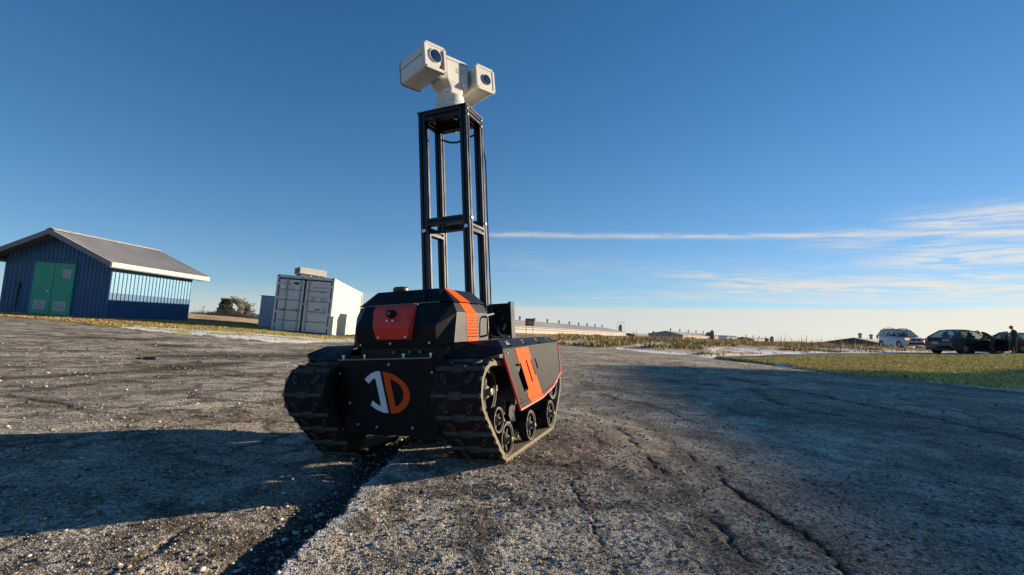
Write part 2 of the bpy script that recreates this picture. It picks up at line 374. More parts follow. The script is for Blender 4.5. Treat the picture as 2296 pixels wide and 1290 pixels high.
def ground():
    fine = np.arange(-53, 53.01, .2); coarse = np.concatenate([np.arange(55, 180, 3.0), np.arange(-180, -54, 3.0)])
    A = np.sort(np.concatenate([fine, coarse])); A = A[A < 179.9]
    rr = [.03]
    while rr[-1] < .8: rr.append(rr[-1] + .06)
    while rr[-1] < 14: rr.append(rr[-1] * 1.0052)
    while rr[-1] < 62: rr.append(rr[-1] * 1.012)
    while rr[-1] < 5000: rr.append(rr[-1] * 1.08)
    rr = np.array(rr); nA, nR = len(A), len(rr)
    AA, RR = np.meshgrid(A, rr); x = (RR * np.sin(np.radians(AA))).ravel(); y = (RR * np.cos(np.radians(AA))).ravel()
    a = AA.ravel(); r = RR.ravel()
    # zones
    en = 1 + .05 * (fbm(x * .9, y * .9, 4, 3) - .5) * 2 * np.clip(r / 12, .4, 1)
    r1 = rb(B1, a) * en; r3 = rb(B3, a) * (1 + .012 * (vnoise(x * .5, y * .5, 8) - .5)); r4 = rb(B4, a)
    zone = np.zeros(len(x), int)                      # 0 lot 1 verge 2 field 3 road
    left = a < AZ_L
    zone = np.where(left & (r > r1), np.where(r < 33 + 5 * fbm(x * .3, y * .3, 2, 12), 1, 2), zone)
    mid = (a >= AZ_L) & (a < AZ_I); zone = np.where(mid & (r > r1), 2, zone)
    rt = a >= AZ_I
    zone = np.where(rt & (r > r1), 1, zone); zone = np.where(rt & (r > r3) & (r > r1), 3, zone); zone = np.where(rt & (r > np.maximum(r4, r3 * 1.02)), 2, zone)
    back = np.abs(a) > 60; zone = np.where(back, np.where(r > 60, 2, 0), zone)
    # heights
    z = zbase(x, y) + znear(x, y)
    ck = np.zeros(len(x)); nr = r < 13; hal = np.zeros(len(x)); hh = np.zeros(int(nr.sum())); ck[nr] = crack_field(x[nr], y[nr], hh); hal[nr] = hh
    warp = fbm(x * .7, y * .7, 3, 41)
    wx, wy = x + .35 * warp, y + .35 * fbm(x * .8, y * .8, 3, 42)
    lot = zone == 0
    lod = np.clip(1 - (r - 2) / 16, .25, 1)
    z = z + lot * (.010 * (fbm(x * 1.5, y * 1.5, 3, 21) - .5) + .0070 * (fbm(x * 9, y * 9, 3, 22) - .5) * lod + .0062 * (fbm(x * 55, y * 55, 3, 23, .9) - .5) * np.clip(1.6 - r / 4, 0, 1))
    z = z - lot * (ck * .009 + hal * .002)
    verge = zone == 1; z = z + verge * (.05 * (fbm(x * 1.2, y * 1.2, 4, 24) - .35) + .015)
    fr = np.where((a > 0) & (a < 60), 1.0, .25) * np.clip((r - np.where(a > AZ_I, r4 * 1.1, r1)) / 6, 0, 1)
    mound = fbm(x * .42, y * .42, 4, 25)
    z = z + (zone == 2) * (r < 200) * fr * (.42 * (mound - .42) + .05)
    # snow
    sn = np.zeros(len(x)); fn = fbm(x * 1.6, y * 1.6, 4, 26)
    rs = np.interp(a, BS[0], BS[1])
    sn = np.where(left & (a > BS[0][0]) & (r > r1) & (r < rs * (1 + .05 * (fn - .5))), np.clip((fn - .40) * 6, 0, 1), sn)
    sn = np.where((zone == 2) & (a > AZ_L) & (a < 60) & (r < 90), np.clip((.545 - mound) * 9, 0, 1) * np.clip((fn - .36) * 8, 0, 1) * np.clip((r - r1 * 1.1) / 3, 0, 1), sn)
    edge = (a > 12) & (a < 60) & (zone == 2) & (r < np.where(a > AZ_I, r4 * 1.13, r1 * 1.10))
    sn = np.where(edge, np.clip((fn - .22) * 6, 0, 1), sn)
    sn = np.where((zone == 3), np.clip((fbm(x * .6, y * .6, 3, 28) - .60) * 8, 0, 1), sn)
    sn = np.where((zone == 1) & (a > AZ_I) & (r < r1 * 1.03), np.clip((fn - .50) * 9, 0, 1), sn)
    sn = np.where((zone == 0) & (a > 8) & (r > r1 * .985) & (a < AZ_I + 9), np.clip((fn - .45) * 7, 0, 1), sn)
    L = ledge_d(x, y); fade = np.clip((3.4 - y) / 1.2, 0, 1) * (y > 0)
    # dirt : brown streaks, debris in the trough
    dt = np.zeros(len(x))
    for p0, p1, wd, st in [((-40, 852), (330, 832), .17, 1.0), ((330, 832), (520, 815), .3, 1.0), ((400, 800), (760, 798), .55, 1.0), ((0, 826), (200, 824), .14, .7), ((60, 786), (160, 788), .3, .6), ((520, 842), (620, 845), .12, .8), ((160, 865), (420, 842), .12, .7), ((200, 758), (350, 762), .35, .9), ((340, 773), (430, 778), .3, 1.0), ((700, 800), (900, 790), .5, .7), ((520, 945), (700, 900), .35, .45), ((450, 838), (700, 836), .10, .4), ((1440, 950), (1550, 1060), .07, .6), ((1180, 980), (1300, 1100), .25, .35), ((1300, 980), (1330, 1010), .2, .4)]:
        g0 = np.array(ground_hit(*p0)); g1 = np.array(ground_hit(*p1)); dv = g1 - g0
        t = np.clip(((x - g0[0]) * dv[0] + (y - g0[1]) * dv[1]) / (dv @ dv), 0, 1)
        d = np.hypot(x - g0[0] - t * dv[0], y - g0[1] - t * dv[1]) + .3 * wd * (fbm(x * 2, y * 2, 3, 51) - .5) * 2
        dt = np.maximum(dt, st * np.exp(-(d / wd) ** 2))
    dt = np.maximum(dt, hal * .8)
    tr = np.where(L < .004, np.clip(1.25 * np.exp(-((L + .05) / (.095 + .07 * fbm(x * 4, y * 4, 3, 91))) ** 2), 0, 1), 0) * fade
    chalk = np.where(L > 0, np.exp(-(L / .045) ** 2), 0) * fade
    # faces
    i = np.arange(nR - 1)[:, None] * nA; j = np.arange(nA)[None, :]; j2 = (j + 1) % nA
    F = np.stack([i + j, i + j2, i + nA + j2, i + nA + j], -1).reshape(-1, 4)
    F = F[:, ::-1]
    fz = zone[F[:, 0]]
    names = {0: ('asphalt_lot', M_asph), 1: ('grass_verge', M_verge), 2: ('field', M_field), 3: ('access_road', M_road)}
    allv = np.stack([x, y, z], -1)
    for k, (nm, mm) in names.items():
        Fk = F[fz == k]; used, inv = np.unique(Fk, return_inverse=True); Fk = inv.reshape(-1, 4)
        me = bpy.data.meshes.new(nm); me.vertices.add(len(used)); me.vertices.foreach_set('co', allv[used].astype(np.float32).ravel())
        me.loops.add(Fk.size); me.loops.foreach_set('vertex_index', Fk.ravel().astype(np.int32))
        me.polygons.add(len(Fk)); me.polygons.foreach_set('loop_start', np.arange(0, Fk.size, 4, dtype=np.int32))
        me.polygons.foreach_set('use_smooth', np.ones(len(Fk), bool))
        for an, av in (('crack', ck), ('snow', sn), ('dirt', dt), ('trough', tr), ('chalk', chalk)):
            at_ = me.attributes.new(an, 'FLOAT', 'POINT'); at_.data.foreach_set('value', av[used].astype(np.float32))
        me.materials.append(mm); me.update(); me.validate()
        if k == 0:
            fl = np.nonzero(True)[0]
        o = bpy.data.objects.new(nm, me); col.objects.link(o); o['kind'] = 'structure'
    return dict(A=A, rr=rr)

def ground_material(name, kind):
    M = bpy.data.materials.new(name); M.use_nodes = True; t = NT(M.node_tree); b = M.node_tree.nodes['Principled BSDF']
    P = t.n('ShaderNodeTexCoord').outputs['Object']
    def attr(n): return t.n('ShaderNodeAttribute', attribute_name=n).outputs['Fac']
    snow = attr('snow')
    if kind in ('lot', 'road'):
        big = t.noise(P, .35, 4, .6, .5); med = t.noise(P, 2.2, 5, .65, .4); fin = t.noise(P, 26, 4, .7)
        base = t.mix(t.ss(big, .35, .65), (.46, .388, .290), (.62, .535, .400)) if kind == 'lot' else (.06, .06, .065)
        base = t.mix(t.m('MULTIPLY', t.ss(med, .45, .72), .50), base, (.23, .192, .148))
        # aggregate: pale and dark stone chips
        v1 = t.n('ShaderNodeTexVoronoi'); t.link(P, v1.inputs['Vector']); v1.inputs['Scale'].default_value = 95
        v2 = t.n('ShaderNodeTexVoronoi'); t.link(P, v2.inputs['Vector']); v2.inputs['Scale'].default_value = 38
        sx = t.n('ShaderNodeSeparateColor'); t.link(v1.outputs['Color'], sx.inputs[0])
        sy = t.n('ShaderNodeSeparateColor'); t.link(v2.outputs['Color'], sy.inputs[0])
        v3 = t.n('ShaderNodeTexVoronoi'); t.link(P, v3.inputs['Vector']); v3.inputs['Scale'].default_value = 210
        s3 = t.n('ShaderNodeSeparateColor'); t.link(v3.outputs['Color'], s3.inputs[0])
        pat = t.noise(P, .9, 6, .68, .6); pat2 = t.noise(P, 5.5, 6, .7, .5)
        val = t.m('MULTIPLY', t.m('ADD', t.m('MULTIPLY', s3.outputs[0], 1.0), .5), t.ss(pat, .36, .64, .62, 1.2)); val = t.m('MULTIPLY', val, t.ss(pat2, .34, .66, .66, 1.22))
        vm = t.n('ShaderNodeVectorMath', operation='SCALE'); t.link(base, vm.inputs[0]); t.link(val, vm.inputs['Scale']); base = vm.outputs[0]
        base = t.mix(t.m('MULTIPLY', t.ss(sx.outputs[0], .74, .96), .8), base, (.50, .47, .43))
        base = t.mix(t.m('MULTIPLY', t.ss(sx.outputs[1], .62, .95), .75), base, (.045, .042, .042))
        base = t.mix(t.m('MULTIPLY', t.m('MULTIPLY', t.ss(sy.outputs[0], .90, .99), t.ss(v2.outputs['Distance'], .42, .25)), .9), base, (.50, .48, .44))
        base = t.mix(t.m('MULTIPLY', t.ss(fin, .5, .8), .35), base, (.36, .33, .28))
        dv2 = t.n('ShaderNodeVectorMath', operation='ADD'); t.link(P, dv2.inputs[0]); nv2 = t.n('ShaderNodeVectorMath', operation='SCALE'); t.link(t.noise(P, 2.4, 5, .7, 0, 'Color'), nv2.inputs[0]); nv2.inputs['Scale'].default_value = .8; t.link(nv2.outputs[0], dv2.inputs[1])
        vv = t.n('ShaderNodeTexVoronoi', feature='DISTANCE_TO_EDGE'); t.link(dv2.outputs[0], vv.inputs['Vector']); vv.inputs['Scale'].default_value = 1.9
        vein = t.ss(vv.outputs['Distance'], .015, t.m('MULTIPLY', t.noise(P, 3.0, 3, .6), .30), 1.0, 0.0)
        vein = t.m('MULTIPLY', vein, t.ss(t.noise(P, .8, 4, .6, .3), .36, .52)); vein = t.m('MULTIPLY', vein, t.ss(t.noise(P, 17, 4, .7), .30, .55, .5, 1.0))
        sx_p = t.n('ShaderNodeSeparateXYZ'); t.link(P, sx_p.inputs[0]); vein = t.m('MULTIPLY', vein, t.ss(sx_p.outputs[0], -.2, 1.6, 1.0, .35))
        base = t.mix(t.m('MULTIPLY', vein, .82), base, t.mix(t.ss(t.noise(P, .5, 2, .5), .45, .55), (.060, .045, .030), (.050, .048, .048)))
        # fine net of cracks over the whole lot
        dv = t.n('ShaderNodeVectorMath', operation='ADD'); t.link(P, dv.inputs[0])
        nv = t.n('ShaderNodeVectorMath', operation='SCALE'); t.link(t.noise(P, 1.6, 4, .6, 0, 'Color'), nv.inputs[0]); nv.inputs['Scale'].default_value = .9
        t.link(nv.outputs[0], dv.inputs[1])
        ve = t.n('ShaderNodeTexVoronoi', feature='DISTANCE_TO_EDGE'); t.link(dv.outputs[0], ve.inputs['Vector']); ve.inputs['Scale'].default_value = .62
        net = t.ss(ve.outputs['Distance'], .004, .020, 1.0, 0.0)
        net = t.m('MULTIPLY', net, t.ss(t.noise(P, .9, 3, .5), .45, .62))
        crk = t.m('MAXIMUM', t.m('MULTIPLY', net, .75), attr('crack'), clamp=True)
        crn = t.m('MULTIPLY', crk, t.ss(fin, .25, .5, .55, 1.0))
        base = t.mix(t.m('MULTIPLY', attr('dirt'), t.ss(fin, .2, .7, 1.0, .7), clamp=True), base, (.055, .036, .022))
        base = t.mix(t.m('MULTIPLY', attr('chalk'), t.ss(t.noise(P, 30, 4, .6), .3, .6), clamp=True), base, (.50, .50, .52))
        base = t.mix(t.m('MULTIPLY', attr('trough'), .88, clamp=True), base, t.mix(t.ss(sx.outputs[2], .7, .9), (.030, .027, .024), (.10, .09, .075)))
        base = t.mix(t.m('MULTIPLY', crn, .85, clamp=True), base, (.022, .019, .016))
        base = t.mix(t.m('MULTIPLY', snow, .9), base, (.74, .76, .80))
        t.link(base, b.inputs['Base Color'])
        b.inputs['Roughness'].default_value = .95; b.inputs['Specular IOR Level'].default_value = .03
        h = t.m('ADD', t.m('MULTIPLY', v1.outputs['Distance'], -.45), t.m('MULTIPLY', fin, .5)); h = t.m('ADD', h, t.m('MULTIPLY', v3.outputs['Distance'], -.55))
        h = t.m('ADD', h, t.m('MULTIPLY', v2.outputs['Distance'], -.35)); h = t.m('SUBTRACT', h, t.m('MULTIPLY', net, 1.2))
        bn = t.n('ShaderNodeBump'); bn.inputs['Strength'].default_value = .85; bn.inputs['Distance'].default_value = .005
        t.link(h, bn.inputs['Height']); t.link(bn.outputs[0], b.inputs['Normal'])
    else:
        n1 = t.noise(P, .8, 5, .6, .4); n2 = t.noise(P, 9, 5, .7)
        if kind == 'verge':
            sp_ = t.n('ShaderNodeSeparateXYZ'); t.link(P, sp_.inputs[0])
            g = t.mix(t.ss(n1, .38, .62), (.56, .46, .18), (.42, .38, .12))
            dry = t.mix(t.ss(n2, .35, .65), (.27, .20, .095), (.33, .25, .12))
            g = t.mix(t.ss(sp_.outputs[0], -13.5, -8.5, 1.0, 0.0), g, dry)
        else:
            g = t.mix(t.ss(n1, .35, .65), (.34, .25, .13), (.66, .48, .31))
        g = t.mix(t.m('MULTIPLY', t.ss(n2, .5, .75), .5), g, (.045, .045, .02))
        sf = t.m('MULTIPLY', snow, t.ss(n2, .28, .50), clamp=True)
        g = t.mix(sf, g, (.78, .80, .84)); t.link(g, b.inputs['Base Color'])
        b.inputs['Roughness'].default_value = .95; b.inputs['Specular IOR Level'].default_value = .0
        bn = t.n('ShaderNodeBump'); bn.inputs['Strength'].default_value = .8; bn.inputs['Distance'].default_value = .06
        t.link(n2, bn.inputs['Height']); t.link(bn.outputs[0], b.inputs['Normal'])
    return M
M_asph = ground_material('weathered_asphalt', 'lot'); M_road = ground_material('road_asphalt', 'road')
M_verge = ground_material('short_grass', 'verge'); M_field = ground_material('rough_field', 'field')
ground()

# ---- loose scattered geometry built with numpy
def soup(name, verts, faces, mats, mi=None, smooth=False):
    me = bpy.data.meshes.new(name); k = faces.shape[1]
    me.vertices.add(len(verts)); me.vertices.foreach_set('co', verts.astype(np.float32).ravel())
    me.loops.add(faces.size); me.loops.foreach_set('vertex_index', faces.ravel().astype(np.int32))
    me.polygons.add(len(faces)); me.polygons.foreach_set('loop_start', np.arange(0, faces.size, k, dtype=np.int32))
    for q in mats: me.materials.append(q)
    if mi is not None: me.polygons.foreach_set('material_index', mi.astype(np.int32))
    if smooth: me.polygons.foreach_set('use_smooth', np.ones(len(faces), bool))
    me.update(); me.validate(); o = bpy.data.objects.new(name, me); col.objects.link(o); return o
def detail_z(x, y, ck=True):
    r = np.hypot(x, y); z = zbase(x, y) + znear(x, y)
    lod = np.clip(1 - (r - 2) / 16, .25, 1)
    z = z + (.010 * (fbm(x * 1.5, y * 1.5, 3, 21) - .5) + .0070 * (fbm(x * 9, y * 9, 3, 22) - .5) * lod + .0062 * (fbm(x * 55, y * 55, 3, 23, .9) - .5) * np.clip(1.6 - r / 4, 0, 1))
    if ck: z = z - crack_field(x, y) * .011
    return z
OCT = np.array([(1, 0, 0), (-1, 0, 0), (0, 1, 0), (0, -1, 0), (0, 0, 1), (0, 0, -1), (.62, .62, .45), (-.62, .6, .5), (-.6, -.65, .45), (.62, -.6, .5)], float)
import bmesh
bm_ = bmesh.new()
for q in OCT: bm_.verts.new(q)
bmesh.ops.convex_hull(bm_, input=bm_.verts); bmesh.ops.triangulate(bm_, faces=bm_.faces)
bm_.verts.index_update(); STONE_F = np.array([[v.index for v in f.verts] for f in bm_.faces]); STONE_V = np.array([v.co[:] for v in bm_.verts]); bm_.free()
def stones(name, n, r0, r1, smin, smax, mats, probs, azr=(-50, 50), pos=None, growth=.0):
    if pos is None:
        a = np.radians(rng.uniform(azr[0], azr[1], n)); r = np.exp(rng.uniform(math.log(r0), math.log(r1), n))
        x = r * np.sin(a); y = r * np.cos(a)
        dens = .35 + 1.1 * fbm(x * 1.3, y * 1.3, 3, 77) ** 2 * 2
        keep = (rng.uniform(0, 1, n) < dens) & (r < rb(B1, np.degrees(a)) * .97); x, y, r = x[keep], y[keep], r[keep]
    else: x, y = pos; r = np.hypot(x, y)
    n = len(x); s = smin * (smax / smin) ** (rng.uniform(0, 1, n) ** 3.2) * (1 + growth * r)
    sc3 = s[:, None] * rng.uniform(.55, 1.2, (n, 3)) * np.array([1, 1, .62])
    th = rng.uniform(0, 6.283, n); c, d = np.cos(th), np.sin(th)
    V = STONE_V[None] * (1 + rng.uniform(-.25, .25, (n, len(STONE_V), 1))) * sc3[:, None, :]
    X_ = V[..., 0] * c[:, None] - V[..., 1] * d[:, None]; Y_ = V[..., 0] * d[:, None] + V[..., 1] * c[:, None]
    z = detail_z(x, y)
    V = np.stack([X_ + x[:, None], Y_ + y[:, None], V[..., 2] + (z + sc3[:, 2] * .45)[:, None]], -1).reshape(-1, 3)
    F = (STONE_F[None] + (np.arange(n) * len(STONE_V))[:, None, None]).reshape(-1, 3)
    mi = np.repeat(rng.choice(len(mats), n, p=probs), len(STONE_F))
    o = soup(name, V, F, mats, mi); o['kind'] = 'stuff'; return o
s_pale = mat('pale_limestone', (.52, .50, .46), .85, spec=.1, vscale=40); s_mid = mat('grey_stone', (.26, .245, .23), .85, spec=.1, vscale=40); s_dark = mat('dark_stone', (.085, .078, .074), .85, spec=.1, vscale=40); s_tan = mat('tan_stone', (.36, .28, .18), .85, spec=.1, vscale=40)
tag(stones('gravel', 42000, .85, 13, .0012, .0062, [s_pale, s_mid, s_dark, s_tan], [.13, .47, .28, .12], growth=.22), 'loose gravel chips scattered over the worn asphalt', 'gravel')
tag(stones('fine_grit', 46000, .85, 3.4, .0010, .0034, [s_pale, s_mid, s_dark, s_tan], [.36, .30, .20, .14], growth=.1), 'fine grit and chippings covering the nearest asphalt', 'grit')
yy = rng.uniform(.9, 3.2, 1500); gx = np.interp(yy, [-1, 1.14, 1.6, 2.1, 2.67, 3.4, 5.0], [-.58, -.525, -.50, -.485, -.445, -.24, .30]) - np.abs(rng.normal(0, .085, 1500)) - .015
tag(stones('pebbles', 0, 0, 0, .003, .014, [s_pale, s_mid, s_dark], [.3, .3, .4], pos=(gx, yy)), 'pebbles lying in the dark trough beside the broken slab edge', 'pebbles')

def blades(name, x, y, h, wd, lean, mats, probs, zoff=0.0):
    n = len(x); th = rng.uniform(0, 6.283, n); dx, dy = np.cos(th) * wd, np.sin(th) * wd
    lx, ly = rng.normal(0, 1, n) * lean * h, rng.normal(0, 1, n) * lean * h
    z = zgrass(x, y) + zoff
    V = np.stack([np.stack([x - dx, y - dy, z - .02], -1), np.stack([x + dx, y + dy, z - .02], -1), np.stack([x + lx * .4 + dx * .6, y + ly * .4 + dy * .6, z + h * .55], -1), np.stack([x + lx, y + ly, z + h], -1)], 1).reshape(-1, 3)
    i = np.arange(n)[:, None] * 4; F = np.concatenate([i + np.array([[0, 1, 2]]), i + np.array([[0, 2, 3]])], 0)
    mi0 = rng.choice(len(mats), n, p=probs); mi = np.concatenate([mi0, mi0])
    o = soup(name, V, F, mats, mi); o['kind'] = 'stuff'; return o
def zgrass(x, y):
    r = np.hypot(x, y); a = np.degrees(np.arctan2(x, y)); z = zbase(x, y)
    r1 = rb(B1, a); fieldm = ((a >= AZ_L) & (a < AZ_I)) | ((a >= AZ_I) & (r > rb(B4, a)))
    mound = fbm(x * .42, y * .42, 4, 25); fr = np.clip((r - np.where(a > AZ_I, rb(B4, a) * 1.1, r1)) / 6, 0, 1)
    return np.where(fieldm, z + fr * (.42 * (mound - .42) + .05), z + .05 * (fbm(x * 1.2, y * 1.2, 4, 24) - .35) + .015)
g_green = mat('green_grass', (.40, .36, .10), .8, spec=.05, vscale=3); g_yel = mat('yellow_grass', (.74, .62, .24), .8, spec=.05, vscale=3); g_tan = mat('dry_tan_grass', (.55, .38, .18), .85, spec=.05, vscale=3); g_brown = mat('brown_dead_grass', (.26, .16, .08), .85, spec=.05, vscale=3); g_dk = mat('dark_green_grass', (.08, .085, .03), .85, spec=.05, vscale=3)
n = 90000; a = rng.uniform(AZ_I + .2, 49, n); lo = rb(B1, a) * 1.0; hi = rb(B3, a); ok = (hi > lo * 1.01) & (rng.uniform(0, 1, n) < .9)
a, lo, hi = a[ok], lo[ok], hi[ok]; r = lo * (hi / lo) ** rng.uniform(0, 1, len(a)); x = r * np.sin(np.radians(a)); y = r * np.cos(np.radians(a))
tag(blades('lawn_grass', x, y, rng.uniform(.015, .05, len(a)) * (.3 + 1.6 * fbm(x * .9, y * .9, 3, 88)), .004 + .0004 * r, .5, [g_green, g_yel, g_tan, g_dk], [.30, .42, .20, .08]), 'short green grass on the verge to the right of the asphalt lot', 'grass')
n = 110000; a = rng.uniform(AZ_L - 1, 49, n); lo = np.where(a > AZ_I, rb(B4, a) * 1.02, rb(B1, a) * 1.03); r = lo * (62 / lo) ** (rng.uniform(0, 1, n) ** 1.1)
x = r * np.sin(np.radians(a)); y = r * np.cos(np.radians(a)); cl_ = fbm(x * .5, y * .5, 3, 61); rel = (r - lo) / (62 - lo)
mound = fbm(x * .42, y * .42, 4, 25)
keep = (rng.uniform(0, 1, n) < np.clip((cl_ - .38) * 5, .02, 1) * np.where(r > lo * 1.8, 1, np.clip((mound - .50) * 9, .02, 1))) & ((a < 33) | (r < 44) | (r > 60) | (rng.uniform(0, 1, n) < .3)); x, y, r, a, rel, cl_ = x[keep], y[keep], r[keep], a[keep], rel[keep], cl_[keep]
tall = rel > .34
h = np.where(tall, rng.uniform(.10, .36, len(x)), rng.uniform(.05, .16, len(x))) * (.7 + .7 * cl_)
h = h * np.where(a > 20, .75, 1.0)
tl = tall
tag(blades('tall_dry_grass', x[tl], y[tl], h[tl], .007 + .0004 * r[tl], .25, [g_tan, g_brown, g_yel, g_dk], [.52, .26, .14, .08]), 'tall dry tan grass standing at the back of the rough field', 'grass')
tag(blades('field_grass', x[~tl], y[~tl], h[~tl], .008 + .0005 * r[~tl], .45, [g_dk, g_yel, g_brown, g_green], [.30, .30, .22, .18]), 'low green and brown grass tufts between the snow patches', 'grass')
n = 500; a = np.concatenate([rng.uniform(26, 36, 350), rng.uniform(14, 26, 150)]); r = rng.uniform(34, 52, n); x = r * np.sin(np.radians(a)); y = r * np.cos(np.radians(a))
tag(blades('weed_stalks', x, y, rng.uniform(.35, 1.0, n) * rng.uniform(.5, 1, n), .010, .10, [g_brown, g_tan], [.6, .4]), 'tall bare weed stalks sticking up from the rough field', 'weeds')
n = 60000; a = rng.uniform(-52, AZ_L, n); lo = rb(B1, a) * 1.02; r = lo * (36 / lo) ** rng.uniform(0, 1, n); x = r * np.sin(np.radians(a)); y = r * np.cos(np.radians(a))
insn = (a > BS[0][0]) & (r < rb(BS, a)); keep = (r > lo) & (~insn | (rng.uniform(0, 1, n) < .12)); x, y, r = x[keep], y[keep], r[keep]
dryp = np.clip((-8.5 - x) / 6, 0, 1); pick = rng.uniform(0, 1, len(x)) < dryp
tag(blades('dry_verge_grass', x[pick], y[pick], rng.uniform(.015, .045, pick.sum()), .005 + .0003 * r[pick], .5, [g_tan, g_green, g_brown], [.25, .25, .5]), 'short dry tan grass in front of the blue shed', 'grass')
pick = ~pick
tag(blades('green_verge_grass', x[pick], y[pick], rng.uniform(.015, .045, pick.sum()), .005 + .0003 * r[pick], .5, [g_green, g_dk, g_brown], [.55, .2, .25]), 'short green grass in front of the grey container', 'grass')
# ------------------------------------------------------------------ the tracked robot
mtx = Matrix([[RM[i][0], RM[i][1], RM[i][2], RT[i]] for i in range(3)] + [[0, 0, 0, 1]])
robot = tag(empty('tracked_robot', mtx=mtx), 'black tracked robot with orange stripes, tall mast and twin camera head on cracked asphalt', 'robot')
W, TW = .4648, .212
HUBS = dict(sprocket=(-.429, .296, .118), tension=(-.372, .178, .056), r1=(-.287, .0865, .0865), r2=(.0235, .0865, .0865), r3=(.356, .0865, .0865), idler=(.462, .245, .118))
def belt_path():
    pts = []
    for k in ('sprocket', 'r1', 'r3', 'idler'):
        y, z, r = HUBS[k]
        for i in range(96):
            t = 2 * math.pi * i / 96; pts.append((y + r * math.cos(t), z + r * math.sin(t)))
    pts = sorted(set(pts))
    def half(ps):
        o = []
        for p in ps:
            while len(o) > 1 and (o[-1][0] - o[-2][0]) * (p[1] - o[-2][1]) - (o[-1][1] - o[-2][1]) * (p[0] - o[-2][0]) <= 0: o.pop()
            o.append(p)
        return o
    h = half(pts)[:-1] + half(pts[::-1])[:-1]
    # resample evenly
    P = np.array(h + [h[0]]); s = np.concatenate([[0], np.cumsum(np.hypot(*np.diff(P, axis=0).T))]); L = s[-1]
    n = 168; t = np.linspace(0, L, n, endpoint=False)
    return np.stack([np.interp(t, s, P[:, 0]), np.interp(t, s, P[:, 1])], -1), L
BP, BL = belt_path()
tan = np.roll(BP, -1, 0) - np.roll(BP, 1, 0); tan /= np.hypot(tan[:, 0], tan[:, 1])[:, None]; nor = np.stack([tan[:, 1], -tan[:, 0]], -1)
TH = .016
lug = MB()
lug.loft([[(-TW * .48, -.009, -.002), (TW * .48, -.009, -.002), (TW * .48, .009, -.002), (-TW * .48, .009, -.002)], [(-TW * .47, -.0045, .0105), (TW * .47, -.0045, .0105), (TW * .47, .0045, .0105), (-TW * .47, .0045, .0105)]]); lug.loft([[(-.027, -.017, -.001), (.027, -.017, -.001), (.027, .017, -.001), (-.027, .017, -.001)], [(-.024, -.013, .0135), (.024, -.013, .0135), (.024, .013, .0135), (-.024, .013, .0135)]])
lug_me = lug.mesh('tread_lug', rubberpad)
pad_mes = []
for sx in (-1, 1):
    pad = MB(); rot = Matrix.Rotation(sx * .55, 3, 'Z'); o_ = [(.0085 * math.cos(t), .024 * math.sin(t)) for t in [2 * math.pi * i / 12 for i in range(12)]]; i_ = [(a * .45, b * .76) for a, b in o_]
    def f0(a, b, h): c = rot @ Vector((a, b, 0)); return (c[0], c[1], h)
    pad.plate(o_, [i_], lambda a, b: f0(a, b, -.001), lambda a, b: f0(a, b, .0085)); pad_mes.append(pad.mesh('tread_pad', rubberpad))
hub_parts = {}
def wheel(name, r, width, teeth=0, spokes=5):
    me = MB(); n = 36
    # ring
    ro, ri = r, r * .80
    me.lathe((-width / 2, 0, 0), (1, 0, 0), [(0, ri), (0, ro), (width, ro), (width, ri), (0, ri)], n)
    if teeth:
        for i in range(teeth):
            t = 2 * math.pi * i / teeth; rot = Matrix.Rotation(t, 3, 'X'); c = rot @ Vector((0, 0, r + .004)); me.box((0, c[1], c[2]), (width * .8, .014, .016), rot)
    ring = me.mesh('rim', wheelm)
    e = MB(); e.lathe((width / 2 + .0005, 0, 0), (1, 0, 0), [(0, ro - .0065), (0, ro - .001), (.003, ro - .002), (.003, ro - .0055), (0, ro - .0065)], n); edge = e.mesh('rim_edge', wheelrim)
    s = MB()
    for i in range(spokes):
        t = 2 * math.pi * i / spokes + .3; rot = Matrix.Rotation(t, 3, 'X'); c = rot @ Vector((0, 0, r * .52)); s.box((0, c[1], c[2]), (width * .5, r * .20, r * .66), rot)
    sp_ = s.mesh('spoke_disc', wheelm)
    h = MB(); h.lathe((-width / 2, 0, 0), (1, 0, 0), [(0, r * .36), (width * .9, r * .34), (width + .006, r * .22), (width + .006, r * .16), (width + .024, r * .15), (width + .026, r * .10)], 20)
    hb = h.mesh('hub', steel if False else wheelrim)
    return ring, edge, sp_, hb
WH = {'sprocket': wheel('s', .098, .060, 12, 6), 'tension': wheel('t', .052, .030), 'road': wheel('r', .069, .036, 0, 6), 'idler': wheel('i', .098, .050, 0, 6)}
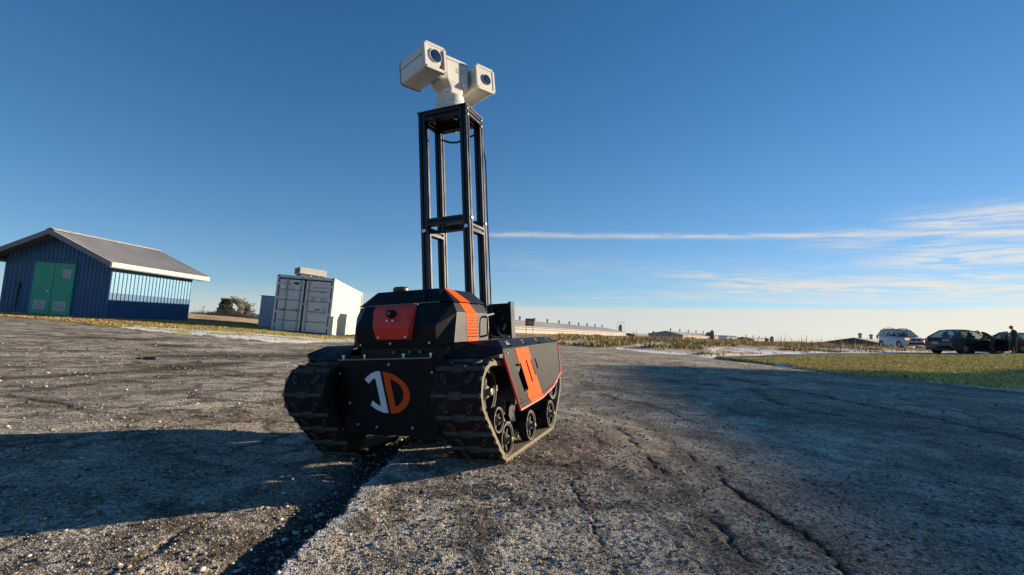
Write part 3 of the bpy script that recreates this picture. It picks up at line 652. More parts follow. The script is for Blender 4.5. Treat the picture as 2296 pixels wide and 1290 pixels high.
for sx in (1, -1):
    tr = MB(); xo, xi = sx * W, sx * (W - TW); n = len(BP)
    rings = []
    inn = BP - nor * TH
    vs = []
    for i in range(n):
        vs += [(xo, *BP[i]), (xi, *BP[i]), (xi, *inn[i]), (xo, *inn[i])]
    fs = []; mi = []
    for i in range(n):
        j = (i + 1) % n; a, b = i * 4, j * 4
        fs += [(a, b, b + 1, a + 1), (a + 1, b + 1, b + 2, a + 2), (a + 2, b + 2, b + 3, a + 3), (a + 3, b + 3, b, a)]; mi += [0, 0, 1, 1]
    tr.add(vs, fs); tr.m = mi
    # guide teeth on the inside and notches on the edge
    track = tr.build('track', [rubber, rubberedge], robot)
    NL = 27
    for k in range(NL):
        i = int(k * n / NL) % n; p = BP[i]; nr_ = nor[i]; tg = tan[i]
        rotm = Matrix(((1, 0, 0, 0), (0, tg[0], nr_[0], 0), (0, tg[1], nr_[1], 0), (0, 0, 0, 1)))
        o = link('tread_lug', lug_me, track); o.matrix_local = Matrix.Translation((sx * (W - TW / 2), p[0], p[1])) @ rotm
        i2 = int((k + .5) * n / NL) % n; p = BP[i2]; nr_ = nor[i2]; tg = tan[i2]
        rotm = Matrix(((1, 0, 0, 0), (0, tg[0], nr_[0], 0), (0, tg[1], nr_[1], 0), (0, 0, 0, 1)))
        for q_, s2_ in ((0, -1), (1, 1)): o = link('tread_pad', pad_mes[q_], track); o.matrix_local = Matrix.Translation((sx * (W - TW / 2) + s2_ * .055, p[0], p[1])) @ rotm
    g = MB()
    for k in range(NL * 2):
        i = int(k * n / (NL * 2)) % n; p = BP[i] - nor[i] * (TH + .005); ang = math.atan2(tan[i][1], tan[i][0])
        g.box((sx * (W - TW / 2), p[0], p[1]), (.03, .014, .012), Matrix.Rotation(ang, 3, 'X'))
        p = BP[i] + nor[i] * .001; g.box((sx * (W - .004), p[0], p[1]), (.010, .018, .009), Matrix.Rotation(ang, 3, 'X'))
    gt = g.build('guide_tooth', rubberedge, track); gt['kind'] = 'stuff'
    for key in ('sprocket', 'tension', 'r1', 'r2', 'r3', 'idler'):
        y, z, r = HUBS[key]; kd = key if key in WH else 'road'
        nm = {'sprocket': 'drive_sprocket', 'tension': 'tension_wheel', 'road': 'road_wheel', 'idler': 'idler_wheel'}[kd]
        ring, edge, spk, hb = WH[kd]
        off = {'sprocket': .060, 'tension': .022, 'road': .024, 'idler': .040}[kd]
        wo_ = link(nm, ring, robot); wo_.location = (sx * (W - off), y, z)
        if sx < 0: wo_.rotation_euler = (0, 0, math.pi)
        for pn, q in (('rim_edge', edge), ('spoke_disc', spk), ('hub', hb)): link(pn, q, wo_)
        # inner twin wheel disc
        iw = MB(); rr_ = {'sprocket': .098, 'tension': .052, 'road': .069, 'idler': .098}[kd]
        iw.cyl((sx * (W - TW + .03), y, z), (sx * (W - TW + .06), y, z), rr_ * .98, n=28); iw.cyl((sx * (W - TW + .03), y, z), (sx * (W - off), y, z), rr_ * .25, n=14)
        iw.build('inner_wheel', wheelm, robot)
    sus = MB()
    sus.box((sx * .335, -.02, .225), (.05, .62, .055)); sus.box((sx * .345, -.20, .165), (.03, .045, .16), Matrix.Rotation(.55, 3, 'X')); sus.box((sx * .345, .03, .15), (.03, .04, .14), Matrix.Rotation(-.4, 3, 'X')); sus.box((sx * .345, .26, .15), (.03, .045, .14), Matrix.Rotation(-.4, 3, 'X'))
    sus.box((sx * .30, -.36, .29), (.10, .08, .08)); sus.box((sx * .30, .38, .26), (.10, .08, .08))
    sus.build('suspension_beam', black, robot, bevel=.003)
    for (y, z, rx, ln) in ((-.28, .135, .9, .09), (-.10, .11, -.2, .08), (.14, .11, .2, .08), (-.26, .285, .1, .07), (-.15, .20, 1.2, .07)):
        lk = MB(); lk.box((sx * .39, y, z), (.02, ln, .026), Matrix.Rotation(rx, 3, 'X')); lk.cyl((sx * .375, y - ln * .4, z), (sx * .412, y - ln * .4, z), .009, n=10)
        lk.build('link_arm', dusty, robot, bevel=.002)
    # fender
    fp = [(-.373, .461), (.46, .453), (.487, .292), (.33, .230), (.12, .200), (-.196, .190), (-.366, .430)]
    holes = [[(-.24, .389), (-.171, .388), (-.077, .265), (-.134, .26)], [(-.109, .399), (-.092, .398), (-.009, .294), (-.027, .292)], [(-.039, .397), (-.022, .395), (.039, .322), (.024, .319)], [(.031, .397), (.048, .397), (.083, .348), (.065, .345)]]
    f = MB(); f.plate(fp, holes, lambda a, b: (sx * .490, a, b), lambda a, b: (sx * .486, a, b)); fen = f.build('fender', greypan, robot)
    st = MB(); so_ = [(-.237, .4565), (-.064, .4545), (-.020, .397), (-.039, .397), (.024, .319), (.042, .320), (.112, .234), (.150, .2035), (-.03, .196), (-.082, .226), (-.105, .26), (-.077, .265), (-.171, .388), (-.192, .390)]
    st.plate(so_, [holes[1]], lambda a, b: (sx * .4920, a, b), lambda a, b: (sx * .4905, a, b)); st.build('orange_stripe', orange, fen)
    tp = MB(); edge_ = [(-.366, .430), (-.196, .190), (.12, .200), (.33, .230), (.487, .292), (.46, .453)]
    tp.tube([(sx * .489, a, b) for a, b in edge_], .006, 6); tp.build('red_edge_trim', redtrim, fen)
    cs = MB(); cs.tube([(sx * .4925, -.186, .219), (sx * .4925, .10, .221), (sx * .4925, .33, .243)], .0018, 4); cs.build('crease_line', greypan, fen)
    hs = [[(yb, .012), (yb + .045, .012), (yb + .095, .052), (yb + .05, .052)] for yb in (-.29, -.09, .12, .31)]
    tf = MB(); tf.plate([(-.373, 0), (.46, 0), (.43, .060), (-.30, .060)], hs, lambda a, b: (sx * (.490 - b * .83), a, .4605 + b * .53), lambda a, b: (sx * (.490 - b * .83), a, .4565 + b * .53)); tf.build('fender_top_facet', blackpl, fen)
    lnr = MB(); lnr.plate([(-.36, .004), (.45, .004), (.42, .058), (-.29, .058)], [], lambda a, b: (sx * (.478 - b * .83), a, .4385 + b * .53), lambda a, b: (sx * (.478 - b * .83), a, .4365 + b * .53)); lnr.build('slot_backing', dark, fen)  # dark sheet added so the slots above it look shaded
    ft = MB(); ft.plate([(-.30, .440), (.43, .440), (.43, .25), (-.30, .25)], [], lambda a, b: (sx * b, a, .4925), lambda a, b: (sx * b, a, .4885)); ft.build('fender_top', blackpl, fen)
    ff = MB(); ff.add([(sx * .25, -.395, .43), (sx * .25, -.36, .472), (sx * .27, -.31, .4905), (sx * .44, -.302, .4905), (sx * .49, -.375, .459), (sx * .488, -.372, .44), (sx * .40, -.40, .425)], [(0, 1, 2, 3, 4, 5, 6)])
    sm = ff.build('fender_front', black, fen); sm.modifiers.new('t', 'SOLIDIFY').thickness = .004
    br = MB(); br.plate([(.20, .36), (.205, .425), (.27, .473), (.275, .465), (.215, .418), (.212, .36)], [], lambda a, b: (sx * a, -.425, b), lambda a, b: (sx * a, -.419, b)); br.build('front_bracket', black, robot)
    for (a, b) in ((-.33, .44), (.16, .335), (.38, .40), (-.18, .235), (.44, .34)):
        bo = MB(); bo.cyl((sx * .4905, a, b), (sx * .494, a, b), .0035, n=8); bo.build('bolt', steel, fen)
ch = MB(); ch.span(-.235, .235, -.415, .44, .115, .43); ch.build('chassis', black, robot, bevel=.006)
fp_ = MB(); fp_.plate([(-.262, .431), (.262, .431), (.262, .25), (.225, .14), (.18, .118), (-.18, .118), (-.225, .14), (-.262, .25)], [], lambda a, b: (a, -.4435, b), lambda a, b: (a, -.4385, b)); fpl = fp_.build('front_plate', mat('matte_black_plate', (.0035, .004, .005), .5, spec=.18, dust=(.02, .019, .017), dustamt=.22, vscale=9), robot)
J = [(-0.045, 0.383), (-0.064, 0.383), (-0.087, 0.376), (-0.106, 0.364), (-0.122, 0.35), (-0.101, 0.331), (-0.093, 0.341), (-0.081, 0.35), (-0.068, 0.354), (-0.041, 0.238), (-0.056, 0.243), (-0.069, 0.251), (-0.084, 0.261), (-0.087, 0.252), (-0.094, 0.242), (-0.074, 0.229), (-0.052, 0.219), (-0.03, 0.212), (-0.006, 0.21)]
Do = [(-0.032, 0.381), (-0.004, 0.376), (0.027, 0.366), (0.057, 0.348), (0.083, 0.324), (0.096, 0.3), (0.099, 0.283), (0.093, 0.257), (0.077, 0.235), (0.054, 0.218), (0.032, 0.211), (0.007, 0.208)]
Di = [(0.004, 0.352), (0.031, 0.34), (0.052, 0.324), (0.065, 0.305), (0.069, 0.283), (0.062, 0.263), (0.048, 0.246), (0.029, 0.236)]
def smooth_arc(P, i0, i1):   # refine the curved run of an outline
    out = P[:i0]
    for i in range(i0, i1):
        p0, p1, p2, p3 = P[max(i - 1, i0)], P[i], P[i + 1], P[min(i + 2, i1)]
        for t in (0, .25, .5, .75):
            out.append(tuple(.5 * ((2 * p1[k]) + (-p0[k] + p2[k]) * t + (2 * p0[k] - 5 * p1[k] + 4 * p2[k] - p3[k]) * t * t + (-p0[k] + 3 * p1[k] - 3 * p2[k] + p3[k]) * t ** 3) for k in (0, 1)))
    return out + P[i1:]
q = MB(); q.plate(J, [], lambda a, b: (a, -.4455, b), lambda a, b: (a, -.4437, b)); q.build('letter_j', whitedecal, fpl)
q = MB(); q.plate(smooth_arc(Do, 0, 11), [smooth_arc(Di, 0, 7)], lambda a, b: (a, -.4455, b), lambda a, b: (a, -.4437, b)); q.build('letter_d', orangedecal, fpl)
for a, b in ((-.252, .375), (.205, .375), (-.066, .151), (.107, .152), (-.16, .16), (.0, .41), (-.2, .25)):
    q = MB(); q.lathe((a, -.4435, b), (0, -1, 0), [(0, .0065), (.003, .0065), (.0055, .003)], 10); q.build('bolt', steel, fpl)
dk = MB(); dk.span(-.262, .262, -.442, .45, .4315, .4365); deck = dk.build('deck', blackpl, robot, bevel=.001)
q = MB(); q.span(-.262, .20, -.4445, -.4425, .4318, .4362); q.build('deck_edge', mat('bare_metal_edge', (.20, .20, .20), .45, metal=.7), deck)
q = MB(); q.span(-.255, .225, -.415, -.40, .4368, .447); q.build('deck_lip', black, deck)
for a in (-.245, -.135, .06, .19):
    q = MB(); q.cyl((a, -.425, .436), (a, -.425, .449), .005, n=10); q.cyl((a, -.425, .449), (a, -.425, .454), .008, n=10); q.build('bolt', steel, deck)
q = MB(); q.span(-.20, .20, -.36, .06, .4368, .484)
q.build('shell_mount', black, robot)
for a in (-.03, .05, .10):
    q = MB(); q.span(a, a + .012, -.372, -.362, .452, .464); q.build('silver_latch', dusty, robot)
# shell and lid
def ring8(fx, fy, sx_, sy, zf, zs, ry, rfy):   # front half-width fx at y=fy, sides at +-sx_ from sy to ry, back at rfy
    return [(-fx, fy, zf), (fx, fy, zf), (sx_, sy, zs), (sx_, ry, zs), (fx, rfy, zf), (-fx, rfy, zf), (-sx_, ry, zs), (-sx_, sy, zs)]
bot = ring8(.195, -.388, .257, -.34, .480, .490, .03, .085)
cre = ring8(.200, -.402, .260, -.311, .567, .620, .025, .095)
sea = ring8(.190, -.330, .240, -.305, .667, .665, .022, .050)
q = MB(); q.loft([bot, cre, sea]); shell = q.build('shell', blackpl, robot, bevel=.0025, angle=8)
l0 = ring8(.195, -.336, .246, -.311, .671, .669, .030, .056); l1 = ring8(.155, -.290, .178, -.268, .733, .731, .022, .042)
q = MB(); q.loft([l0, l1]); lid = q.build('lid', blackpl, robot, bevel=.0025, angle=8)
q = MB(); q.lathe((-.066, -.235, .732), (0, 0, 1), [(0, .036), (.006, .037), (.018, .037), (.024, .032), (.026, .0)], 28); q.build('round_antenna', mat('antenna_plastic', (.02, .02, .02), .4), lid)
q = MB(); q.cyl((.11, -.318, .70), (.11, -.330, .697), .009, n=12); q.build('lid_latch', black, lid)
# orange side stripe over lid and shell, following the faces
def strip(rows, name, parent, m_, off=.0012):
    q = MB(); n_ = len(rows); vs = []
    for (x, z, y0, y1) in rows: vs += [(x + off, y0, z + off * .4), (x + off, y1, z + off * .4), (x - .001, y0, z - .0005), (x - .001, y1, z - .0005)]
    fs = []
    for i in range(n_ - 1):
        a = i * 4; b = a + 4; fs += [(a, a + 1, b + 1, b), (a + 2, b + 2, b + 3, a + 3), (a, b, b + 2, a + 2), (a + 1, a + 3, b + 3, b + 1)]
    fs += [(0, 2, 3, 1), (4 * n_ - 4, 4 * n_ - 3, 4 * n_ - 1, 4 * n_ - 2)]
    q.add(vs, fs); return q.build(name, m_, parent)
strip([(.178, .7315, -.262, -.188), (.246, .6695, -.252, -.148)], 'orange_stripe', lid, orange)
strip([(.2405, .6645, -.250, -.146), (.2602, .619, -.222, -.111), (.2575, .492, -.209, -.102)], 'orange_stripe', shell, orange)
q = MB()
for i in range(7):
    for j in range(6): q.box((.2612, -.200 + .018 * j + (.006 if i % 2 else 0), .600 - .0145 * i), (.0022, .0062, .0062))
q.build('vent_marks', dark, shell)  # raised dark squares; the shade of the holes is in the colour
q = MB(); q.tube([(.258, -.04, .605), (.285, -.04, .600), (.288, -.045, .575), (.288, -.045, .54), (.285, -.05, .515), (.257, -.05, .51)], .005, 8); q.build('handle', black, shell)
q = MB(); q.span(-.19, .19, -.3345, -.330, .6665, .6710); q.build('seam_strip', mat('seam_metal', (.10, .10, .10), .4, metal=.6), shell)
for x_, y_, z_ in ((-.175, -.395, .495), (-.02, -.397, .497), (.17, -.396, .495), (.085, -.337, .664)):
    q = MB(); q.cyl((x_, y_, z_), (x_, y_ - .005, z_), .0045, n=8); q.build('bolt', steel, shell)
# red housing of the front camera
a_ = [(-.125, -.327, .672), (.045, -.327, .672), (.100, -.327, .672)]
V = [(-.141, -.322, .674), (.028, -.322, .672), (.074, -.324, .670), (-.113, -.385, .645), (.064, -.385, .642), (-.085, -.436, .568), (.094, -.436, .567), (-.079, -.418, .515), (.078, -.418, .513),
     (-.141, -.30, .66), (.080, -.30, .655), (-.095, -.37, .56), (.100, -.37, .56), (-.079, -.38, .51), (.082, -.38, .51)]
q = MB(); q.add(V, [(0, 3, 4, 1), (1, 4, 2), (3, 5, 6, 4), (5, 7, 8, 6), (4, 6, 12, 10, 2), (6, 8, 14, 12), (0, 9, 11, 5, 3), (5, 11, 13, 7), (0, 1, 2, 10, 9), (7, 13, 14, 8), (9, 10, 12, 14, 13, 11)])
redp = q.build('red_housing', red, robot, bevel=.0015, angle=8)
q = MB(); q.lathe((-.006, -.398, .620), (0, -1, .25), [(0, .020), (.012, .020), (.014, .017), (.030, .017), (.034, .013), (.034, .010), (.030, .009), (.030, 0)], 20); cmr = q.build('front_camera', black, redp)
q = MB(); q.lathe((-.006, -.429, .6275), (0, -1, .25), [(0, .009), (.002, .007), (.003, 0)], 16); q.build('lens', glassd, cmr)
for x_, z_, y_ in ((-.018, .594, -.4225), (.010, .594, -.4225), (-.066, .524, -.4205), (.068, .522, -.4205), (.066, .664, -.3305)):
    q = MB(); q.lathe((x_, y_, z_), (0, -1, 0), [(0, .006), (.004, .005), (.005, .0)], 10); q.build('bolt', steel, redp)
# mast
def post_section(w_, g_=.009, dpt=.009):
    h = w_ / 2; s = []
    for k in range(4):
        base = [(-h, -h), (-g_ / 2 - 0.003, -h), (-g_ / 2, -h + .0015), (-g_ / 2, -h + dpt), (g_ / 2, -h + dpt), (g_ / 2, -h + .0015), (g_ / 2 + .003, -h)]
        c, d = [(1, 0), (0, 1), (-1, 0), (0, -1)][k]
        s += [(x * c - y * d, x * d + y * c) for x, y in base]
    return s
SEC = post_section(.040)
def extrusion(name, p0, p1, parent, sec=SEC, up=Vector((0, 0, 1))):
    p0, p1 = Vector(p0), Vector(p1); d = (p1 - p0).normalized()
    a = d.cross(up if abs(d.z) < .9 else Vector((0, 1, 0))).normalized(); b = d.cross(a)
    q = MB(); q.loft([[tuple(p + a * s + b * t) for s, t in sec] for p in (p0, p1)]); return q.build(name, anod, parent)
PX, PY0, PY1 = .1256, .119, .3027
for x_ in (-PX, PX):
    for y_ in (PY0, PY1):
        pst = extrusion('mast_post', (x_, y_, .437), (x_, y_, 1.748), robot)
        q = MB(); q.lathe((x_, y_ - .020, 1.09), (0, -1, 0), [(0, .0125), (.004, .0125), (.007, .009), (.007, .005), (.004, .005), (.004, 0)], 16)
        if y_ == PY0: q.build('bolt', steel, pst)
        if x_ > 0:
            q = MB(); q.lathe((x_ + .020, y_, 1.135), (1, 0, 0), [(0, .0115), (.005, .0115), (.008, .008), (.008, 0)], 16); q.build('bolt', steel, pst)
            for zz in (1.735, 1.70): 
                q = MB(); q.lathe((x_ + .020, y_ - .006, zz), (1, 0, 0), [(0, .0085), (.005, .0085), (.007, .005), (.007, 0)], 12); q.build('bolt', steel, pst)
for y_ in (PY0, PY1):
    extrusion('cross_bar', (-PX + .0202, y_, 1.135), (PX - .0202, y_, 1.135), robot); extrusion('cross_bar', (-PX + .0202, y_, 1.727), (PX - .0202, y_, 1.727), robot)
for x_ in (-PX, PX):
    extrusion('cross_bar', (x_, PY0 + .0202, 1.09), (x_, PY1 - .0202, 1.09), robot); extrusion('cross_bar', (x_, PY0 + .0202, 1.727), (x_, PY1 - .0202, 1.727), robot)
q = MB(); q.span(-.150, .150, .095, .327, 1.7485, 1.757); mtop = q.build('mast_top_plate', black, robot, bevel=.001)
for x_, y_ in ((-.07, .125), (.06, .125), (-.03, .29)):
    q = MB(); q.cyl((x_, y_ + .025, 1.7075), (x_, y_ + .025, 1.700), .009, n=12); q.build('bolt', steel, mtop)
q = MB(); q.tube([(-.10, .29, 1.66), (-.05, .285, 1.635), (0, .28, 1.625), (.06, .275, 1.635), (.12, .285, 1.655)], .006, 8); q.build('cable', cablem, robot)
q = MB(); q.tube([(.13, .31, 1.70), (.152, .333, 1.5), (.150, .332, 1.2), (.152, .333, .8), (.15, .335, .60), (.18, .35, .53)], .004, 6); q.build('cable', cablem, robot)
# camera head
aa, til = 2.007, .054
fw = Vector((math.sin(aa) * math.cos(til), math.cos(aa) * math.cos(til), math.sin(til))); lt = Vector((-math.cos(aa), math.sin(aa), 0)); upv = lt.cross(fw)
if upv.z < 0: upv = -upv
HC = Vector((-.002, .212, 1.985))
def HP(l, f_, u_): return HC + lt * l + fw * f_ + upv * u_
def rrect(hw, hh, rad, n_=5, cut=0):
    o = []
    for cx, cy, a0 in ((hw - rad, hh - rad, 0), (-hw + rad, hh - rad, 90), (-hw + rad, -hh + rad, 180), (hw - rad, -hh + rad, 270)):
        for i in range(n_ + 1):
            t = R_(a0 + 90 * i / n_); o.append((cx + rad * math.cos(t), cy + rad * math.sin(t)))
    return o
q = MB(); base = Vector((HC.x, HC.y, 1.757))
q.lathe(base, (0, 0, 1), [(0, .118), (.010, .118), (.013, .104), (.03, .090), (.055, .081), (.058, .0785), (.06, .081), (.098, .078), (.104, .068), (.106, 0)], 36); q.build('pan_base', camwhite, robot, smooth=True)
def oct_ring(l, f_, z, c=.03):
    pts = [(-l + c, -f_), (l - c, -f_), (l, -f_ + c), (l, f_ - c), (l - c, f_), (-l + c, f_), (-l, f_ - c), (-l, -f_ + c)]
    return [tuple(HP(a, b, z)) for a, b in pts]
q = MB(); q.loft([oct_ring(.055, .050, -.122, .02), oct_ring(.060, .055, -.100, .022), oct_ring(.102, .072, -.062, .03), oct_ring(.104, .074, .070, .03), oct_ring(.096, .066, .080, .03)]); body = q.build('tilt_body', camwhite, robot, bevel=.004, angle=15)
q = MB(); q.loft([oct_ring(.1055, .0755, .052, .031), oct_ring(.1055, .0755, .055, .031)]); q.build('seam', camgrey, body)
for s_ in (-1, 1):
    q = MB(); q.cyl(HP(s_ * .100, 0, -.005), HP(s_ * .118, 0, -.005), .056, n=28); q.build('tilt_axle', mat('bluegrey_axle', (.22, .25, .30), .5), body)
q = MB(); q.cyl(HP(.035, .066, -.072), HP(.035, .078, -.076), .008, n=12); q.build('gland_nut', steel, body)
for row, (zz, ww) in enumerate(((.012, .045), (-.004, .030))):
    q = MB()
    for i in range(7 if row == 0 else 5): q.box(HP(-.005 + i * .0085, .0745, zz), (.0045, .0015, .006), lt.to_track_quat('X', 'Z').to_matrix())
    q.build('printed_marking', mat('grey_print', (.32, .32, .31), .6), body)
Hrot = Matrix((lt, fw, upv)).transposed()
for s_, hw, hh, lr in ((-1, .066, .070, .036), (1, .066, .071, .0285)):
    c0 = -.176 if s_ < 0 else .179; LB = .235
    def H2(a, b, f_): return tuple(HP(c0 + a, f_, b))
    sec = rrect(hw, hh, .018)
    q = MB(); q.loft([[H2(a * .93, b * .93, .110 - LB - .012) for a, b in sec], [H2(a, b, .110 - LB) for a, b in sec], [H2(a, b, .090) for a, b in sec]]); hs_ = q.build('camera_housing', camwhite, robot, smooth=True)
    q = MB(); s2 = rrect(hw + .004, hh + .004, .018); hol = rrect(hw - .011, hh - .011, .012)
    q.plate(s2, [hol], lambda a, b: H2(a, b, .094), lambda a, b: H2(a, b, .112)); q.build('front_bezel', camwhite, hs_)
    q = MB(); q.plate(rrect(hw + .002, hh + .002, .016), [], lambda a, b: H2(a, b, .089), lambda a, b: H2(a, b, .0942)); q.build('gasket', camgrey, hs_)
    q = MB(); q.plate(rrect(hw - .011, hh - .011, .012), [], lambda a, b: H2(a, b, .0945), lambda a, b: H2(a, b, .1095)); q.build('face_plate', camwhite, hs_)
    lc = (-.002, .006) if s_ < 0 else (.004, -.004)
    q = MB(); p = HP(c0 + lc[0], .1095, lc[1]); q.lathe(p, fw, [(0, lr + .003), (.006, lr + .002), (.006, lr), (.001, lr - .001)], 32); q.build('lens_ring', camgrey if s_ > 0 else camwhite, hs_)
    q = MB(); q.lathe(p, fw, [(0, lr), (.002, lr * .97), (.005, lr * .6), (.006, 0)], 32); q.build('lens', glassd, hs_, smooth=True)
    if s_ < 0:
        q = MB(); q.plate([(.036, .050), (.050, .050), (.050, -.054), (.020, -.054), (.034, -.030)], [], lambda a, b: H2(a, b, .1097), lambda a, b: H2(a, b, .1105)); q.build('window_patch', mat('patch_dark', (.05, .06, .07), .3), hs_)  # flat dark patch with the shade of a recess put into its colour
        q = MB(); q.box(H2(.042, -.045, .112), (.014, .004, .010), Hrot); q.build('copper_terminal', mat('copper', (.5, .2, .1), .4, metal=.8), hs_)
        q = MB()
        q.box(HP(c0 - hw - .0002, -.02, .012), (.0022, .205, .004), Hrot); q.build('side_seam', mat('maroon_seam', (.16, .07, .06), .6), hs_)
        q = MB(); q.box(HP(c0, -.02, -hh - .001), (.003, .19, .003), Hrot); q.build('underside_rib', camwhite, hs_)
    for a, b in ((-1, 1), (1, 1), (-1, -1), (1, -1)):
        q = MB(); q.cyl(HP(c0 + a * (hw - .005), .112, b * (hh - .005)), HP(c0 + a * (hw - .005), .1135, b * (hh - .005)), .0035, n=8); q.build('screw', camgrey, hs_)
    q = MB(); q.plate(rrect(hw + .002, hh + .002, .018), [], lambda a, b: H2(a, b, .110 - LB), lambda a, b: H2(a, b, .104 - LB)); q.build('rear_gasket', camgrey, hs_)
# rear control box
q = MB(); q.span(-.08, .233, .402, .436, .492, .690); cb = q.build('control_box', black, robot, bevel=.002)
q = MB(); q.span(.2335, .250, .385, .445, .480, .697); q.build('side_frame', anod, cb, bevel=.002)
for x_, z_ in ((.175, .645), (.155, .625), (.195, .620), (.19, .60), (.21, .575)):
    q = MB(); q.cyl((x_, .402, z_), (x_, .396, z_), .0045, n=8); q.build('bolt', steel, cb)
q = MB(); q.box((.205, .392, .552), (.016, .008, .036), Matrix.Rotation(.5, 3, 'Y')); q.box((.17, .392, .545), (.010, .008, .030)); q.build('connector', steel, cb)
for pts in ([(.12, .36, .52), (.15, .35, .505), (.18, .36, .50), (.21, .37, .512), (.24, .37, .50)], [(.17, .37, .53), (.19, .35, .52), (.21, .35, .50), (.23, .37, .495)], [(.26, -.005, .61), (.275, .06, .62), (.22, .13, .61), (.17, .20, .60)]):
    q = MB(); q.tube(pts, .005, 8); q.build('cable', cablegr, robot)

# ------------------------------------------------------------------ blue shed
blue = mat('blue_corrugated_steel', (.014, .085, .20), .5, var=.15, vscale=1.5, dust=(.03, .09, .19), dustamt=.5)
ltblue = mat('pale_blue_steel', (.10, .255, .39), .5, var=.06, vscale=1.5)
green = mat('green_door_paint', (.025, .36, .21), .5, var=.08, vscale=2)
ventm = mat('vent_grey', (.36, .35, .33), .6); ventf = mat('vent_frame', (.62, .60, .55), .6)
roofm = mat('grey_steel_roof', (.40, .385, .355), .5, metal=.1, var=.1, vscale=1.0)
fascia = mat('fascia_cream', (.50, .47, .40), .6, var=.06); fasciag = mat('fascia_grey', (.20, .18, .20), .6)
Msh = rot3(-.1074, .0305, 0)
shm = Matrix([[Msh[i][0], Msh[i][1], Msh[i][2], (-16.148, 20.228, .3115)[i]] for i in range(3)] + [[0, 0, 0, 1]])
shed = tag(empty('storage_shed', mtx=shm), 'blue corrugated shed with green double doors and grey gable roof beside the lot', 'shed')
w_, l_, h_, o_, og, rh = 4.90, 4.36, 2.43, .455, .553, 3.42
slp = (rh - h_) / (w_ / 2)
RIB = .19
def corr(x0, x1, z0, zt, fixed, axis, out, pitch_=RIB, dep=.028):
    q = MB(); n_ = max(1, int(round(abs(x1 - x0) / pitch_))); p = (x1 - x0) / n_; prof = []
    for i in range(n_):
        b = x0 + i * p; prof += [(b, 0), (b + p * .62, 0), (b + p * .72, dep), (b + p * .90, dep)]
    prof.append((x1, 0)); vs = []; fs = []
    for i, (s, d) in enumerate(prof):
        z1 = zt(s) if callable(zt) else zt; z0_ = z0(s) if callable(z0) else z0
        P = (s, fixed + out * d) if axis == 'x' else (fixed + out * d, s)
        vs += [(P[0], P[1], z0_), (P[0], P[1], z1)]
        if i: fs.append((2 * i - 2, 2 * i, 2 * i + 1, 2 * i - 1))
    q.add(vs, fs); return q
gz = lambda x: rh - abs(x + w_ / 2) * slp - .03
DX0, DX1, DZ = -3.50, -1.62, 2.20
gab = MB()
for q in (corr(-w_, DX0, 0, gz, 0, 'x', -1), corr(DX0, DX1, DZ, gz, 0, 'x', -1), corr(DX1, 0, 0, gz, 0, 'x', -1)):
    gab.add(q.v, q.f)
wl = gab.build('wall', blue, shed, fix=False); wl['label'] = 'dark blue corrugated gable wall facing the lot'
sw = corr(0, l_, 0, 1.12, 0, 'y', 1).build('wall', blue, shed, fix=False); sw['label'] = 'dark blue lower half of the side wall'
sw2 = corr(0, l_, 1.12, h_ - .05, .004, 'y', 1).build('wall', ltblue, shed, fix=False); sw2['label'] = 'pale blue upper half of the side wall'
corr(0, l_, 0, h_ - .05, -w_, 'y', -1).build('wall', blue, shed, fix=False); corr(-w_, 0, 0, gz, l_, 'x', 1).build('wall', blue, shed, fix=False)
q = MB(); q.span(-w_ + .05, -.05, .06, l_ - .06, -.02, h_ - .1); q.build('inner_frame', dark, shed)
for (x0, x1) in ((DX0 + .02, (DX0 + DX1) / 2 - .012), ((DX0 + DX1) / 2 + .012, DX1 - .02)):
    q = MB(); q.span(x0, x1, -.045, .01, .04, DZ - .02); d_ = q.build('door', green, shed, bevel=.006)
    xc = (x0 + x1) / 2
    vl = [(xc - .26, xc + .26, .26, .62)] if x0 < -3 else [(xc - .28, xc + .26, .24, .60), (xc - .04, xc + .30, 1.60, 1.93)]
    for a, b, c, d in vl:
        q = MB(); q.span(a, b, -.060, -.046, c, d); vf = q.build('vent', ventf, d_)
        q = MB()
        for i in range(7): q.box(((a + b) / 2, -.064, c + .05 + i * (d - c - .1) / 6), (b - a - .08, .008, .024), Matrix.Rotation(.6, 3, 'X'))
        q.build('slats', ventm, vf)
    if x0 < -3:
        q = MB(); q.cyl((x1 - .06, -.045, 1.02), (x1 - .06, -.10, 1.02), .02, n=10); q.span(x1 - .16, x1 - .05, -.11, -.09, 1.0, 1.03); q.build('door_handle', steel, d_)
q = MB(); q.span(DX0, DX1, -.03, .02, DZ, DZ + .06); q.span(DX0 - .04, DX0, -.03, .02, 0, DZ + .06); q.span(DX1, DX1 + .04, -.03, .02, 0, DZ + .06); q.build('door_frame', blue, shed)
q = MB(); q.span(-4.20, -4.02, -.08, -.03, 1.05, 1.30); q.tube([(-4.11, -.05, 1.05), (-4.11, -.05, .2)], .02, 6); q.build('meter_box', mat('blue_black', (.01, .02, .05), .5), shed)
